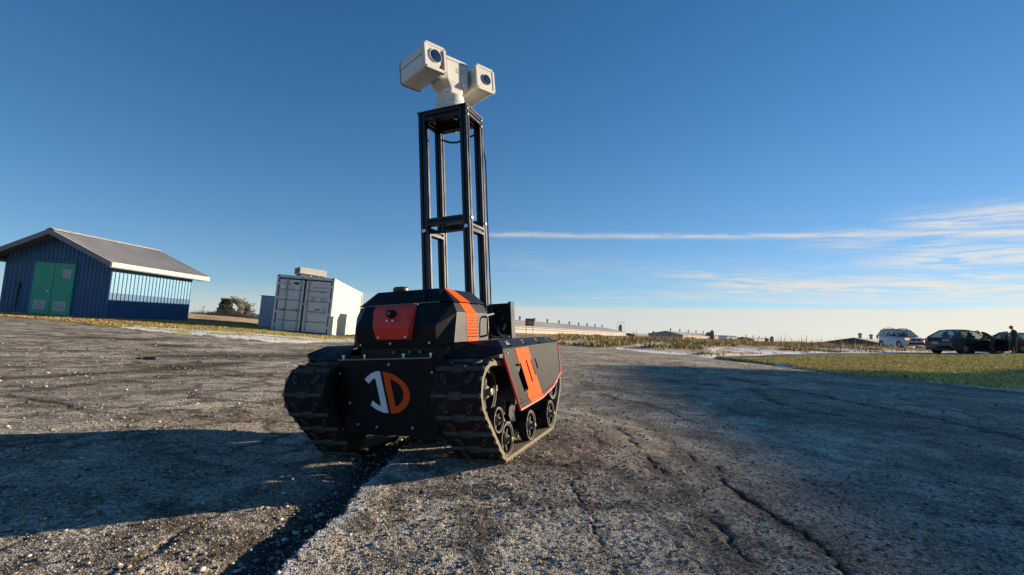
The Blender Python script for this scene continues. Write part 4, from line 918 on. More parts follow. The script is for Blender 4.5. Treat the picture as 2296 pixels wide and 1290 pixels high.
for s_ in (1, -1):
    xr = -w_ / 2; xe = xr + s_ * (w_ / 2 + o_); ze = rh - (w_ / 2 + o_) * slp
    q = MB(); n_ = 26; y0, y1 = -og, l_ + og
    vs = []; fs = []
    prof = []
    for i in range(n_):
        b = y0 + (y1 - y0) * i / n_; p = (y1 - y0) / n_; prof += [(b, .0), (b + p * .7, .0), (b + p * .78, .03), (b + p * .92, .03)]
    prof.append((y1, 0))
    for i, (s, d) in enumerate(prof):
        vs += [(xr, s, rh + .06 + d), (xe, s, ze + .06 + d)]
        if i: fs.append((2 * i - 2, 2 * i, 2 * i + 1, 2 * i - 1))
    q.add(vs, fs); rf = q.build('roof', roofm, shed, fix=False)
    q = MB(); a = Vector((xr, 0, rh)); b = Vector((xe, 0, ze))
    q.add([(xr, y0, rh + .045), (xe, y0, ze + .045), (xe, y1, ze + .045), (xr, y1, rh + .045), (xr, y0, rh - .02), (xe, y0, ze - .02), (xe, y1, ze - .02), (xr, y1, rh - .02)], [(0, 1, 2, 3), (4, 7, 6, 5), (0, 4, 5, 1), (2, 6, 7, 3), (1, 5, 6, 2), (0, 3, 7, 4)]); q.build('roof_deck', fasciag, shed)
    for yb, mm in ((y0, fasciag), (y1, fasciag)):
        q = MB(); e = -.03 if yb == y0 else .03
        q.add([(xr, yb, rh + .07), (xe, yb, ze + .07), (xe, yb, ze - .14), (xr, yb, rh - .14), (xr, yb + e, rh + .07), (xe, yb + e, ze + .07), (xe, yb + e, ze - .14), (xr, yb + e, rh - .14)], [(0, 1, 2, 3), (4, 7, 6, 5), (0, 4, 5, 1), (2, 6, 7, 3), (1, 5, 6, 2), (0, 3, 7, 4)]); q.build('barge_board', mm, shed)
    q = MB(); q.span(xe, xe + s_ * .03, y0, y1, ze - .11, ze + .065); q.build('fascia_board', fascia, shed)
    q = MB(); q.span(min(xe, xe - s_ * (o_ - .02)), max(xe, xe - s_ * (o_ - .02)), y0 + .0, y1 - .0, ze - .15, ze - .12); q.build('soffit', fasciag, shed)
q = MB(); q.box((-w_ / 2 - .10, l_ / 2, rh + .085), (.22, l_ + 2 * og, .012), Matrix.Rotation(-.38, 3, 'Y')); q.box((-w_ / 2 + .10, l_ / 2, rh + .085), (.22, l_ + 2 * og, .012), Matrix.Rotation(.38, 3, 'Y')); q.build('ridge_cap', mat('ridge_metal', (.62, .62, .62), .35, metal=.4), shed)
q = MB(); q.span(-w_ - .03, .06, -.06, l_ + .05, -.35, -.005); q.build('slab', mat('concrete', (.30, .29, .27), .9), shed)

# ------------------------------------------------------------------ shipping container
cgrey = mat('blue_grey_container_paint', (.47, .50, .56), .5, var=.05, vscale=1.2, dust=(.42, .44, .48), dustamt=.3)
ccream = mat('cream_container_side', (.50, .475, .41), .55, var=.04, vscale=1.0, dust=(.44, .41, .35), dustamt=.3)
crod = mat('container_rod_grey', (.17, .19, .22), .45)
cdark = mat('rubber_gasket_black', (.012, .012, .015), .8)
txt = mat('stencil_black', (.015, .017, .02), .7); txtg = mat('logo_green', (.01, .20, .04), .6)
CM = rot3(.0849, .030, -.0356)
cmx = Matrix([[CM[i][0], CM[i][1], CM[i][2], (-9.0415, 21.79, -.02)[i]] for i in range(3)] + [[0, 0, 0, 1]])
cont = tag(empty('shipping_container', mtx=cmx), 'grey shipping container with lock rods, a logo and a sunlit cream side on the grass', 'shipping container')
cw, chh, cl_n = 1.219, 2.591, 6.058
def add_text(s, name, x, z, size, m_, parent, y=-.004, ext=.001, sx_=1.0):
    cu = bpy.data.curves.new('t', 'FONT'); cu.body = s; cu.size = size; cu.extrude = ext; cu.align_x = 'LEFT'; cu.resolution_u = 2
    to = bpy.data.objects.new('t', cu); col.objects.link(to); dg = bpy.context.evaluated_depsgraph_get()
    me = bpy.data.meshes.new_from_object(to.evaluated_get(dg)); bpy.data.objects.remove(to); me.materials.clear(); me.materials.append(m_)
    o = link(name, me, parent); o.rotation_euler = (math.pi / 2, 0, 0); o.location = (x, y, z); o.scale = (sx_, 1, 1); return o
q = MB()
for s_ in (-1, 1):
    q.span(s_ * cw, s_ * (cw - .09), 0, .12, .0, chh)
q.span(-cw + .09, cw - .09, .002, .12, chh - .12, chh); q.span(-cw + .09, cw - .09, .002, .12, 0, .14); q.build('door_frame', cgrey, cont, bevel=.006)
q = MB(); q.span(-cw + .092, cw - .092, .006, .03, .142, chh - .122); q.build('gasket', cdark, cont)
for s_ in (-1, 1):
    for zz in (0, chh - .118):
        q = MB(); q.span(s_ * (cw + .004), s_ * (cw - .16), -.012, .17, zz - .004, zz + .122); cc = q.build('corner_casting', cgrey, cont, bevel=.008)
        q = MB(); q.lathe((s_ * (cw - .08), -.0125, zz + .06), (0, -1, 0), [(0, .035), (.002, .03), (.0022, 0)], 16); q.build('casting_disc', cdark, cc)  # shallow disc coloured dark for the shade inside the hole
for k, (x0, x1) in enumerate(((-cw + .145, -.040), (.040, cw - .135))):
    q = MB(); n_ = 5; z0, z1 = .19, chh - .185; q.span(x0, x1, -.004, .0055, z0, z1)
    for i in range(n_): pass
    dr = q.build('door', cgrey, cont, bevel=.006)
    for i in range(1, 4 + 1):
        zc = z0 + (z1 - z0) * i / 5
        q = MB(); q.span(x0 + .06, x1 - .06, -.0115, -.0042, zc - .022, zc + .022); q.build('door_rib', crod, dr)
    for xr_ in ((x0 + .34, x1 - .13) if k == 0 else (x0 + .14,)):
        q = MB(); q.cyl((xr_, -.045, .06), (xr_, -.045, chh - .05), .019, n=10); rod = q.build('lock_rod', crod, dr)
        for zc in (.10, .55, 1.1, 1.7, 2.2, chh - .10):
            q = MB(); q.span(xr_ - .045, xr_ + .045, -.062, -.0045, zc - .03, zc + .03); q.build('rod_bracket', cgrey, rod, bevel=.006)
        if k == 0:
            q = MB(); q.span(xr_ - .30, xr_ - .02, -.075, -.060, 1.05, 1.08); q.span(xr_ - .08, xr_ + .02, -.080, -.058, 1.03, 1.13); q.build('handle', mat('handle_dark', (.08, .09, .10), .5), rod)
    for zc in (.42, 1.0, 1.6, 2.2):
        xh = x0 - .03 if k == 0 else x1 + .03
        q = MB(); q.span(xh - .06, xh + .06, -.016, -.0045, zc - .05, zc + .05); q.build('hinge', cgrey, dr)
q = MB(); q.span(-.09, .14, -.062, -.047, 1.34, 1.42); q.build('lock_box', mat('lock_box_grey', (.36, .38, .39), .5), cont)
q = MB(); q.span(-1.02, -.26, -.0065, -.0045, 1.98, 2.33); sgp = q.build('sign_panel', mat('pale_grey_sign', (.58, .62, .66), .5), cont)
add_text('GMD', 'logo_lettering', -1.0, 2.165, .19, txtg, sgp, -.0085, sx_=1.25)
q = MB(); q.plate([(-.50, 2.295), (-.28, 2.305), (-.28, 2.18), (-.40, 2.20), (-.50, 2.215)], [], lambda a, b: (a, -.0085, b), lambda a, b: (a, -.0068, b)); q.build('logo_block', txt, sgp)
add_text('SERVICES LTD', 'small_lettering', -.86, 2.085, .072, txt, sgp, -.0085); add_text('514 636 8000', 'small_lettering', -.84, 2.01, .072, txt, sgp, -.0085)
add_text('LYMU  820020 2', 'stencil_lettering', .33, 2.10, .105, txt, cont, -.0058, sx_=.95); add_text('22G1', 'stencil_lettering', .66, 1.93, .105, txt, cont, -.0058)
add_text('MAX GR\nTARE\nNET', 'stencil_lettering', .28, 1.68, .085, txt, cont, -.0058); add_text('30480 KG\n 2180 KG\n28300 KG', 'stencil_lettering', .68, 1.68, .075, txt, cont, -.0058)
add_text('CU CAP', 'stencil_lettering', .30, .99, .08, txt, cont, -.0058); add_text('33 CBM', 'stencil_lettering', .72, .99, .075, txt, cont, -.0058)
q = MB(); q.span(.52, .72, -.0062, -.0046, 1.15, 1.20); q.build('black_label', txt, cont)
q = MB(); q.span(.80, 1.01, -.0062, -.0046, 1.08, 1.28); q.build('blue_label', mat('label_blue', (.18, .42, .58), .5), cont)
q = MB(); q.span(-.93, -.73, -.0062, -.0046, .50, .72); q.build('csc_plate', mat('yellowed_plate', (.55, .50, .36), .5), cont)
q = MB(); q.plate([(-.85, 1.66), (-.72, 1.66), (-.785, 1.52)], [], lambda a, b: (a, -.0062, b), lambda a, b: (a, -.0045, b)); q.build('warning_triangle', mat('triangle_white', (.6, .62, .64), .5), cont)
def side_panel(xf, out, m_):
    return corr(.17, cl_n - .17, .16, chh - .10, xf, 'y', out, .28, .010)
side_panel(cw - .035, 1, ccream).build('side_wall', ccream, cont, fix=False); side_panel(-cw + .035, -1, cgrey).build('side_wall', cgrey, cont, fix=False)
q = MB()
q.span(cw - .06, cw, .12, cl_n - .12, chh - .11, chh - .001); q.span(cw - .06, cw, .12, cl_n - .12, .01, .16); q.span(cw - .12, cw + .001, cl_n - .12, cl_n, 0, chh); q.span(cw - .089, cw + .0015, .0005, .17, .12, chh - .12)
q.build('side_rail', ccream, cont, bevel=.005)
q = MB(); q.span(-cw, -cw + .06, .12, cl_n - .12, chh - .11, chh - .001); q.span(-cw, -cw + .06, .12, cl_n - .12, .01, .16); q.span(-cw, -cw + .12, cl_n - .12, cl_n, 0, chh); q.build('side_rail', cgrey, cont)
q = MB(); q.span(-cw + .06, cw - .06, .12, cl_n - .02, chh - .05, chh - .02); q.build('roof', cgrey, cont); q = MB(); q.span(-cw + .06, cw - .06, cl_n - .08, cl_n - .03, .05, chh - .05); q.build('rear_wall', cgrey, cont)
for x_, y_ in ((.6, 1.3), (1.0, 4.6)):
    pass
# support block and roof unit
bx = cmx @ Vector((cw - .12, .12, 0)); tag(MB.build((lambda q: (q.span(-.24, .30, -.10, .16, -.13, .0), q)[1])(MB()), 'timber_block', mat('pale_timber', (.62, .42, .26), .8)), 'pale timber block under the near corner of the grey container', 'timber block').location = bx
rb_ = cmx @ Vector((-.02, .62, chh)); ru = tag(empty('roof_unit', rb_, .0849), 'cream and grey air handling box on top of the grey container', 'air conditioner')
ru.matrix_world = Matrix.Translation(rb_) @ cmx.to_3x3().to_4x4() @ Matrix.Rotation(R_(38), 4, 'Z')
q = MB(); q.span(-.52, .62, -.22, .30, .004, .12); q.build('base_frame', mat('unit_grey', (.16, .16, .18), .6), ru); q = MB(); q.span(-.60, .58, -.30, .36, .122, .40); q.build('casing', fascia, ru, bevel=.01)
q = MB(); q.span(-.603, -.6002, -.26, .32, .15, .38); q.build('grille', mat('unit_shade', (.10, .11, .13), .6), ru)  # dark sheet on the unit's shaded face, its shade put into the colour
for a in (-.10, .25):
    q = MB(); q.span(a, a + .06, -.235, -.2205, .04, .10); q.build('clip', mat('clip_white', (.7, .7, .68), .5), ru)
q = MB(); q.cyl((-.66, .1, .0), (-.66, .1, .56), .006, n=6); q.lathe((-.66, .1, .56), (0, 0, 1), [(0, .02), (.03, .025), (.05, .0)], 8); q.build('antenna', fascia, ru)
# second container behind
x_, y_, z_ = at(603, 27.5, 740)
c2 = tag(empty('shipping_container', (-12.15, 26.2, -.10), .085), 'plain grey container standing behind the lettered container, only its left edge showing', 'shipping container')
c2.rotation_euler = (-.03, .03, .085)
q = MB(); q.span(-.9, 1.5, 0, 6.0, .05, 1.92); q.build('body', mat('slate_container', (.32, .36, .43), .55), c2, bevel=.01)
q = MB()
for i in range(8): q.span(-.86 + i * .3, -.72 + i * .3, -.004, -.001, .12, 1.85)
q.build('wall_ribs', mat('slate_container', (.32, .36, .43), .55), c2)
q = MB(); q.span(-.92, 1.52, -.02, 6.02, 1.921, 1.96); q.build('roof', crod, c2)
# two added cabinets hidden behind the robot, there to shade the container side
for (dx, dy, hh_, ww) in ((5.0, 3.9, 2.0, 1.3), (5.0, 2.0, 1.92, .55)):
    p = cmx @ Vector((cw + dx, dy, 0)); zg = float(zbase(p.x, p.y))
    cabn = tag(empty('shadow_caster_box', (p.x, p.y, zg), .1), 'added tall grey box, the wider one, casting a shadow on the container side' if ww > .6 else 'added narrow grey box casting a shadow on the container side', 'cabinet')
    q = MB(); q.span(-ww / 2, ww / 2, -ww / 2, ww / 2, .08, hh_); q.build('body', cgrey, cabn, bevel=.01); q = MB(); q.span(-ww / 2 - .03, ww / 2 + .03, -ww / 2 - .03, ww / 2 + .03, hh_ + .001, hh_ + .06); q.build('top', crod, cabn)
    q = MB(); q.span(-ww / 2 + .03, ww / 2 - .03, -ww / 2 - .018, -ww / 2 - .001, .14, hh_ - .05); d_ = q.build('door', cgrey, cabn); q = MB(); q.span(ww / 2 - .12, ww / 2 - .09, -ww / 2 - .04, -ww / 2 - .019, .7, .85); q.build('handle', steel, d_); q = MB(); q.span(-ww / 2 + .05, ww / 2 - .05, -ww / 2 + .05, ww / 2 - .05, -.1, .079); q.build('plinth', crod, cabn)

# ------------------------------------------------------------------ unseen hall inferred from the wide shade; overhang and annex shaped to cast it
es = Vector((-math.sin(R_(90 - SUN_AZ)), math.cos(R_(90 - SUN_AZ)), 0)); ea = Vector((math.sin(R_(SUN_AZ)), math.cos(R_(SUN_AZ)), 0))
DH = 52.0; te = math.tan(R_(SUN_EL)); h0 = (DH - 5.75) * te; h2 = (DH - 11.1) * te
hall = tag(empty('unseen_hall', tuple(ea * DH), math.atan2(ea.y, ea.x)), 'unseen hall right of the lot, roof overhang shaped to cast the wide shade', 'building')
hw_ = mat('hall_cladding', (.42, .40, .34), .6, vscale=.5)
def hp(sv, h, a): return (a, sv, h)
rk = .147; ridge_s = -8.0; hr = h0 + (8.14 - ridge_s) * rk
wl_ = [(5.85, 0), (5.85, h2), (4.5, h0 + (8.14 - 4.5) * rk - .75), (ridge_s, hr - .5), (2 * ridge_s - 4.5, h0 + (8.14 - 4.5) * rk - .75), (2 * ridge_s - 5.85, h2), (2 * ridge_s - 5.85, 0)]
q = MB(); q.loft([[hp(a, b, .6) for a, b in wl_], [hp(a, b, 25) for a, b in wl_]]); q.build('wall', hw_, hall)
rf_ = [(5.80, h2 - .02), (8.14, h0 - .05), (8.14, h0 + .05), (ridge_s, hr), (2 * ridge_s - 8.14, h0 + .05), (2 * ridge_s - 8.14, h0 - .05), (2 * ridge_s - 5.80, h2 - .02), (2 * ridge_s - 4.5, h0 + (8.14 - 4.5) * rk - .7), (ridge_s, hr - .45), (4.5, h0 + (8.14 - 4.5) * rk - .7)]
q = MB(); q.loft([[hp(a, b, 0) for a, b in rf_], [hp(a, b, 1.1) for a, b in rf_]]); q.build('shade_overhang', roofm, hall)
rg_ = [(5.9, h0 + .30), (ridge_s, hr - .05), (2 * ridge_s - 5.9, h0 + .30), (2 * ridge_s - 5.9, h0 + .2), (ridge_s, hr - .2), (5.9, h0 + .2)]
q = MB(); q.loft([[hp(a, b, 1.11) for a, b in rg_], [hp(a, b, 25.5) for a, b in rg_]]); q.build('roof', roofm, hall)
q = MB(); q.loft([[hp(a, b, 1.5) for a, b in ((5.852, 0), (5.852, h2 - .1), (8.6, 6.1), (8.9, 6.0), (8.9, 0))], [hp(a, b, 24) for a, b in ((5.852, 0), (5.852, h2 - .1), (8.6, 6.1), (8.9, 6.0), (8.9, 0))]]); q.build('shade_annex', hw_, hall)
q = MB(); q.span(.54, .597, -12, -4, .02, 4.6); q.build('door', mat('hall_door', (.5, .5, .48), .5), hall)
for yy_ in (-20, -17, 1.0):
    q = MB(); q.span(.54, .597, yy_, yy_ + 1.8, 1.2, 2.6); wi = q.build('window', glassd, hall); q = MB(); q.span(.50, .596, yy_ - .06, yy_ + 1.86, 1.12, 1.19); q.build('sill', fascia, wi)

# ------------------------------------------------------------------ far barns, silos, signs
barnroof = mat('weathered_barn_roof', (.30, .29, .29), .7, vscale=.08, var=.15); barnwall = mat('pale_barn_wall', (.36, .33, .27), .8, vscale=.1); barndark = mat('barn_dark', (.09, .085, .085), .8); ventb = mat('vent_stack_metal', (.30, .30, .32), .5)
def zat(z_px_above, depth): return CAM_H + z_px_above / FPX * depth
def barn(p0, p1, half, ez, rz_, vents, label, wallm=barnwall, openings=0, zb=-.2, group=None, vh=1.1):
    x0, y0 = p0; x1, y1 = p1; L = math.hypot(x1 - x0, y1 - y0); t = empty('barn', (x0, y0, zb), math.atan2(y1 - y0, x1 - x0)); tag(t, label, 'barn', group)
    ez -= zb; rz_ -= zb
    q = MB(); q.add([(0, -half, 0), (L, -half, 0), (L, half, 0), (0, half, 0), (0, -half, ez), (L, -half, ez), (L, half, ez), (0, half, ez), (0, 0, rz_ - .1), (L, 0, rz_ - .1)], [(0, 1, 5, 4), (1, 2, 6, 9, 5), (2, 3, 7, 6), (3, 0, 4, 8, 7), (0, 3, 2, 1)]); q.build('wall', wallm, t)
    q = MB()
    for s in (-1, 1):
        e = half + .4; ze = ez - .4 * (rz_ - ez) / half
        q.add([(-.4, s * e, ze), (L + .4, s * e, ze), (L + .4, 0, rz_), (-.4, 0, rz_), (-.4, s * e, ze - .15), (L + .4, s * e, ze - .15), (L + .4, 0, rz_ - .15), (-.4, 0, rz_ - .15)], [(0, 1, 2, 3), (4, 7, 6, 5), (0, 4, 5, 1), (2, 6, 7, 3), (1, 5, 6, 2), (0, 3, 7, 4)])
    q.build('roof', barnroof, t)
    if rz_ > 3.5:
        q = MB(); q.span(.5, L - .5, -half - .05, -half - .001, ez * .55, ez * .66); q.build('wall_band', mat('barn_band', (.16, .14, .11), .8), t)
    vm = MB(); vm.lathe((0, 0, -.2), (0, 0, 1), [(0, .32), (.2 + vh * .6, .30), (.2 + vh * .62, .42), (.2 + vh * .9, .42), (.2 + vh, .15)], 10); vme = vm.mesh('vent_stack', ventb)
    for i in range(vents): o = link('vent_stack', vme, t); o.location = (L * (i + .5) / vents, 0, rz_)
    for i in range(openings):
        q = MB(); xx = L * (i + .5) / openings; q.span(xx - 1.2, xx + 1.2, -half - .06, -half - .001, ez * .25, ez * .8); q.build('window', barndark, t)
    return t
a0 = at(1060, 125, 760); a1 = at(1357, 230, 760)
barn(a0[:2], a1[:2], 9.5, 1.95, 3.85, 11, 'very long low barn with pale wall and row of roof vents behind the robot', openings=0, zb=-.2)
a0 = at(1492, 260, 760); a1 = at(1598, 340, 760)
barn(a0[:2], a1[:2], 9, 2.2, 3.9, 6, 'distant grey roofed barn between the two silo pairs', openings=0, zb=-.2, vh=1.6)
a0 = at(1665, 380, 765); a1 = at(1722, 450, 765)
barn(a0[:2], a1[:2], 8, 2.0, 3.3, 4, 'low far barn right of the white tank', openings=0, vh=1.6)
a0 = at(1400, 330, 760); a1 = at(1470, 400, 760); barn(a0[:2], a1[:2], 7, 1.6, 2.4, 2, 'small low far barn right of the tall silo', wallm=barndark)
a0 = at(1915, 105, 775); a1 = at(1985, 128, 775)
barn(a0[:2], a1[:2], 7.0, .75, 2.15, 3, 'dark gabled barn behind the rough grass left of the silver car', wallm=mat('dark_barn_wall', (.12, .11, .11), .8), zb=-.3, vh=1.1)
silom = mat('galvanised_silo', (.20, .20, .22), .5, metal=.3)
def silo(px, depth, r, top_px_y, label, rail=False, group='metal silos beside the far barns'):
    x, y, z = at(px, depth, 755); hor = 742 + .0419 * (px - 1148); H = zat(hor - top_px_y, depth) + .2
    t = tag(empty('silo', (x, y, -.2)), label, 'silo', group)
    q = MB(); q.cyl((0, 0, 0), (0, 0, H * .78), r, n=20); q.build('tank', silom, t, smooth=True)
    q = MB(); q.cyl((0, 0, H * .78), (0, 0, H), r * 1.03, r * .25, n=20); q.build('cone_roof', silom, t)
    q = MB()
    for i in range(4): q.lathe((0, 0, H * .15 * (i + 1)), (0, 0, 1), [(0, r), (0, r + .06), (.12, r + .06), (.12, r)], 20)
    q.build('hoop', barndark, t)
    if rail:
        for a in (-1.7, 1.7):
            q = MB(); q.cyl((a * r * 1.0, 0, 0), (a * r, 0, H * 1.15), .07, n=6); q.build('frame_post', barndark, t)
        q = MB(); q.cyl((-1.7 * r, 0, H * 1.15), (1.7 * r, 0, H * 1.15), .07, n=6); q.build('frame_beam', barndark, t)
silo(1391, 235, .95, 727, 'tall dark silo at the right end of the very long barn', True)
silo(1466, 300, 1.1, 743, 'small silo left of the middle distant barn', group=None)
silo(1587, 300, 1.2, 745, 'shorter silo of the pair right of the middle distant barn')
silo(1597, 300, 1.3, 740, 'taller silo of the pair right of the middle distant barn')
silo(1719, 330, 1.2, 758, 'shorter silo of the far right pair on the field horizon'); silo(1731, 330, 1.2, 754, 'taller silo of the far right pair on the field horizon')
x, y, z = at(1620, 300, 760); t = tag(empty('white_building', (x, y, -.2), .5), 'small white box building on the field horizon right of the silos', 'building')
q = MB(); q.span(0, 9, -3, 3, 0, 2.6 + .5); q.build('wall', mat('white_cladding', (.72, .74, .74), .6), t); q = MB(); q.span(-.2, 9.2, -3.2, 3.2, 3.101, 3.3); q.build('roof', barnroof, t); q = MB(); q.span(3, 4.5, -3.05, -3.001, 0, 2.2); q.build('door', barndark, t)
x, y, z = at(1187, 62, 745); sg = tag(empty('field_sign', (x, y, float(zbase(x, y)) - .1), R_(-12)), 'brown and red board sign on two posts in the field behind the robot', 'sign')
for a in (-.42, .42):
    q = MB(); q.cyl((a, .04, 0), (a, .04, 2.2), .035, n=8); q.build('post', mat('grey_wood', (.22, .19, .15), .8), sg)
q = MB(); q.span(-.55, .55, -.03, .0, 1.35, 2.25); bd = q.build('board', mat('rust_board', (.20, .07, .045), .6), sg)
q = MB(); q.span(-.30, .48, -.035, -.031, 1.55, 1.95); q.build('printed_panel', mat('tan_print', (.32, .22, .14), .6), bd)
x, y, z = at(1338, 55, 750)
t = tag(MB.build((lambda q: (q.loft([[(.9 * math.cos(a) * s, .6 * math.sin(a) * s, h * .6) for a in [i * 6.2832 / 9 for i in range(9)]] for s, h in ((1, 0), (.9, .35), (.62, .62), (.25, .78))]), q)[1])(MB()), 'dirt_pile', mat('brown_soil', (.09, .065, .045), .95, bump=.5, bscale=8)), 'small brown dirt pile in the field before the long barn', 'dirt pile'); t.location = (x, y, z)
# rubbish on the lot
gx_, gy_ = ground_hit(333, 807); q = MB(); q.box((0, 0, .02), (.12, .06, .035), Matrix.Rotation(.3, 3, 'Z')); q.box((.08, .01, .02), (.08, .05, .03), Matrix.Rotation(-.4, 3, 'Z')); q.box((-.12, 0, .015), (.06, .05, .02))
t = q.build('debris_lump', mat('debris_dark', (.05, .04, .035), .6), bevel=.008); tag(t, 'small dark lump of debris lying on the asphalt left of the robot', 'debris'); t.location = (gx_, gy_, float(detail_z(np.array([gx_]), np.array([gy_]))[0]))

# ------------------------------------------------------------------ vegetation and poles on the left
barkm = mat('bark', (.11, .085, .065), .9); twigm = mat('bare_twigs', (.22, .18, .145), .9); needm = mat('dark_needles', (.030, .045, .028), .85); needm2 = mat('lighter_needles', (.055, .07, .035), .85)
def branchy(seed, H, r0, spread, levels=4, up=.45, n0=7):
    rd = random.Random(seed); segs = []
    def grow(p, d, L, r, lv):
        q_ = p; dd = d
        for k in range(3):
            dd = (dd + Vector((rd.gauss(0, .12), rd.gauss(0, .12), rd.gauss(.03, .06)))).normalized(); nx = q_ + dd * L / 3; segs.append((q_, nx, r * (1 - .2 * k), r * (.8 - .2 * k))); q_ = nx
            if lv < levels:
                for _ in range(2 if lv else 3):
                    b = (dd + Vector((rd.gauss(0, spread), rd.gauss(0, spread), rd.gauss(up * .3, .3)))).normalized(); grow(q_, b, L * rd.uniform(.45, .68), r * .5, lv + 1)
    grow(Vector((0, 0, 0)), Vector((0, 0, 1)), H * .55, r0, 0); return segs
def bare_tree(name, px, depth, H, seed, label, cat='tree', spread=.7, levels=3, group=None):
    x, y, z = at(px, depth, 712); t = tag(empty(name, (x, y, z - .1)), label, cat, group); segs = branchy(seed, H, H * .03, spread, levels)
    q = MB(); tw = MB()
    for a, b, r0, r1 in segs:
        if r0 > H * .012: q.cyl(a, b, r0, r1, 6, False)
        else: tw.cyl(a, b, max(r0, .038), max(r1, .030), 3, False)
    q.build('trunk', barkm, t, fix=False); tw.build('crown', twigm, t, fix=False)
bare_tree('bare_tree', 531, 140, 6.2, 3, 'bare brown tree right of the dark pine beyond the shed', levels=4)
bare_tree('bare_tree', 545, 146, 5.0, 8, 'smaller rounded bare tree, rightmost of the clump beyond the shed', levels=4)
x, y, z = at(505, 135, 712); t = tag(empty('pine_tree', (x, y, z - .2)), 'dark green ragged pine in the clump beyond the blue shed', 'tree')
q = MB(); q.cyl((0, 0, 0), (.1, 0, 5.2), .16, .03, 8); q.build('trunk', barkm, t)
nn = 5200; hh_ = rng.uniform(.12, 1, nn); lay = np.clip((np.floor(hh_ * 7) + rng.normal(.35, .30, nn)) / 7, .06, 1); an = rng.uniform(0, 6.283, nn); rad = (1.15 - .75 * lay) * 2.6 * np.sqrt(rng.uniform(.05, 1, nn)) * (.7 + .5 * vnoise(an * 1.2 + lay * 9, lay * 7, 4)) * np.where(np.cos(an) < 0, 1.1, .95)
c = np.stack([rad * np.cos(an), rad * np.sin(an), lay * 5.4 + .05 * rad], -1); sz = rng.uniform(.10, .24, (nn, 1))
d1 = rng.normal(0, 1, (nn, 3)); d2 = rng.normal(0, 1, (nn, 3)); d1 /= np.linalg.norm(d1, axis=1)[:, None]; d2 /= np.linalg.norm(d2, axis=1)[:, None]
V = np.stack([c - d1 * sz, c + d1 * sz, c + d2 * sz * 1.3], 1).reshape(-1, 3); o = soup('crown', V, np.arange(nn * 3).reshape(-1, 3), [needm, needm2], rng.integers(0, 2, nn)); o.parent = t  # crown mixes both needle tones at random
nn = 9000; px_ = rng.normal(500, 30, nn); dp = rng.uniform(120, 150, nn); hh_ = np.abs(rng.normal(0, .55, nn)) * (1 + vnoise(px_ * .12, px_ * 0, 3))
dx = np.array([at(p, d, 712) for p, d in zip(px_, dp)]); hs = hh_ + .2
V = np.stack([dx + np.stack([-np.full(nn, .03), np.zeros(nn), np.zeros(nn)], -1), dx + np.stack([np.full(nn, .03), np.zeros(nn), np.zeros(nn)], -1), dx + np.stack([rng.normal(0, .3, nn), rng.normal(0, .3, nn), hs], -1)], 1).reshape(-1, 3)
tag(soup('brushwood', V, np.arange(nn * 3).reshape(-1, 3), [twigm, barkm, g_brown], rng.integers(0, 3, nn)), 'tangle of leafless brown brush around the trees beyond the shed', 'brush')['kind'] = 'stuff'
def pole(px, depth, top_y, label, arms=1):
    x, y, z = at(px, depth, 712); hor = 742 + .0419 * (px - 1148); H = zat(hor - top_y, depth) - z
    t = tag(empty('utility_pole', (x, y, z)), label, 'utility pole', None)
    q = MB(); q.cyl((0, 0, 0), (0, 0, H), .17, .11, n=8); q.build('pole', mat('weathered_pole', (.20, .17, .14), .9), t)
    for i in range(arms):
        q = MB(); q.box((0, 0, H - .5 - i * 1.2), (2.2, .14, .14)); q.build('cross_arm', mat('weathered_pole', (.20, .17, .14), .9), t)
pole(567, 210, 679, 'utility pole between the bare trees and the lettered container'); pole(455, 230, 686, 'thin utility pole left of the pine beyond the shed', 1); pole(571, 260, 694, 'shorter pole just right of the tall utility pole'); pole(1808, 260, 752, 'lone thin pole on the horizon left of the dark gabled barn', 0)
# low buildings on the far left horizon
for px, dp_, L_, h_b, lab in ((575, 330, 16, 3.0, 'low pale far house right of the tall utility pole'), (552, 350, 14, 3.4, 'far low shed behind the bare trees'), (440, 420, 24, 2.6, 'far pale farm building just right of the blue shed')):
    x, y, z = at(px, dp_, 712); t = tag(empty('farm_building', (x, y, z), .2), lab, 'building', None)
    q = MB(); q.span(-L_ / 2, L_ / 2, -4, 4, 0, h_b * .6); q.build('wall', barnwall if px != 552 else barndark, t); q = MB(); q.add([(-L_ / 2, -4.4, h_b * .6), (L_ / 2, -4.4, h_b * .6), (L_ / 2, 0, h_b), (-L_ / 2, 0, h_b), (-L_ / 2, 4.4, h_b * .6), (L_ / 2, 4.4, h_b * .6)], [(0, 1, 2, 3), (3, 2, 5, 4), (0, 3, 4), (1, 5, 2)]); q.build('roof', barndark, t)
nn = 9000; ar = np.radians(rng.uniform(-50, -20, nn)); rr_ = rng.uniform(850, 960, nn); hh_ = rng.uniform(0, 1, nn) * (3.5 + 6.5 * vnoise(np.degrees(ar) * 1.7, ar * 0, 4) + 3 * vnoise(np.degrees(ar) * 9, ar * 0, 5))
xx = rr_ * np.sin(ar); yyy = rr_ * np.cos(ar); c = np.stack([xx, yyy, zbase(xx, yyy) + hh_], -1); sz = rng.uniform(1.0, 2.4, (nn, 1)); d1 = rng.normal(0, 1, (nn, 3)); d2 = rng.normal(0, 1, (nn, 3)); d1 /= np.linalg.norm(d1, axis=1)[:, None]; d2 /= np.linalg.norm(d2, axis=1)[:, None]
V = np.stack([c - d1 * sz, c + d1 * sz, c + d2 * sz * 1.3], 1).reshape(-1, 3); tag(soup('tree_line', V, np.arange(nn * 3).reshape(-1, 3), [mat('far_woods', (.05, .05, .048), .95)]), 'dark far tree line along the left horizon', 'tree line')['kind'] = 'stuff'

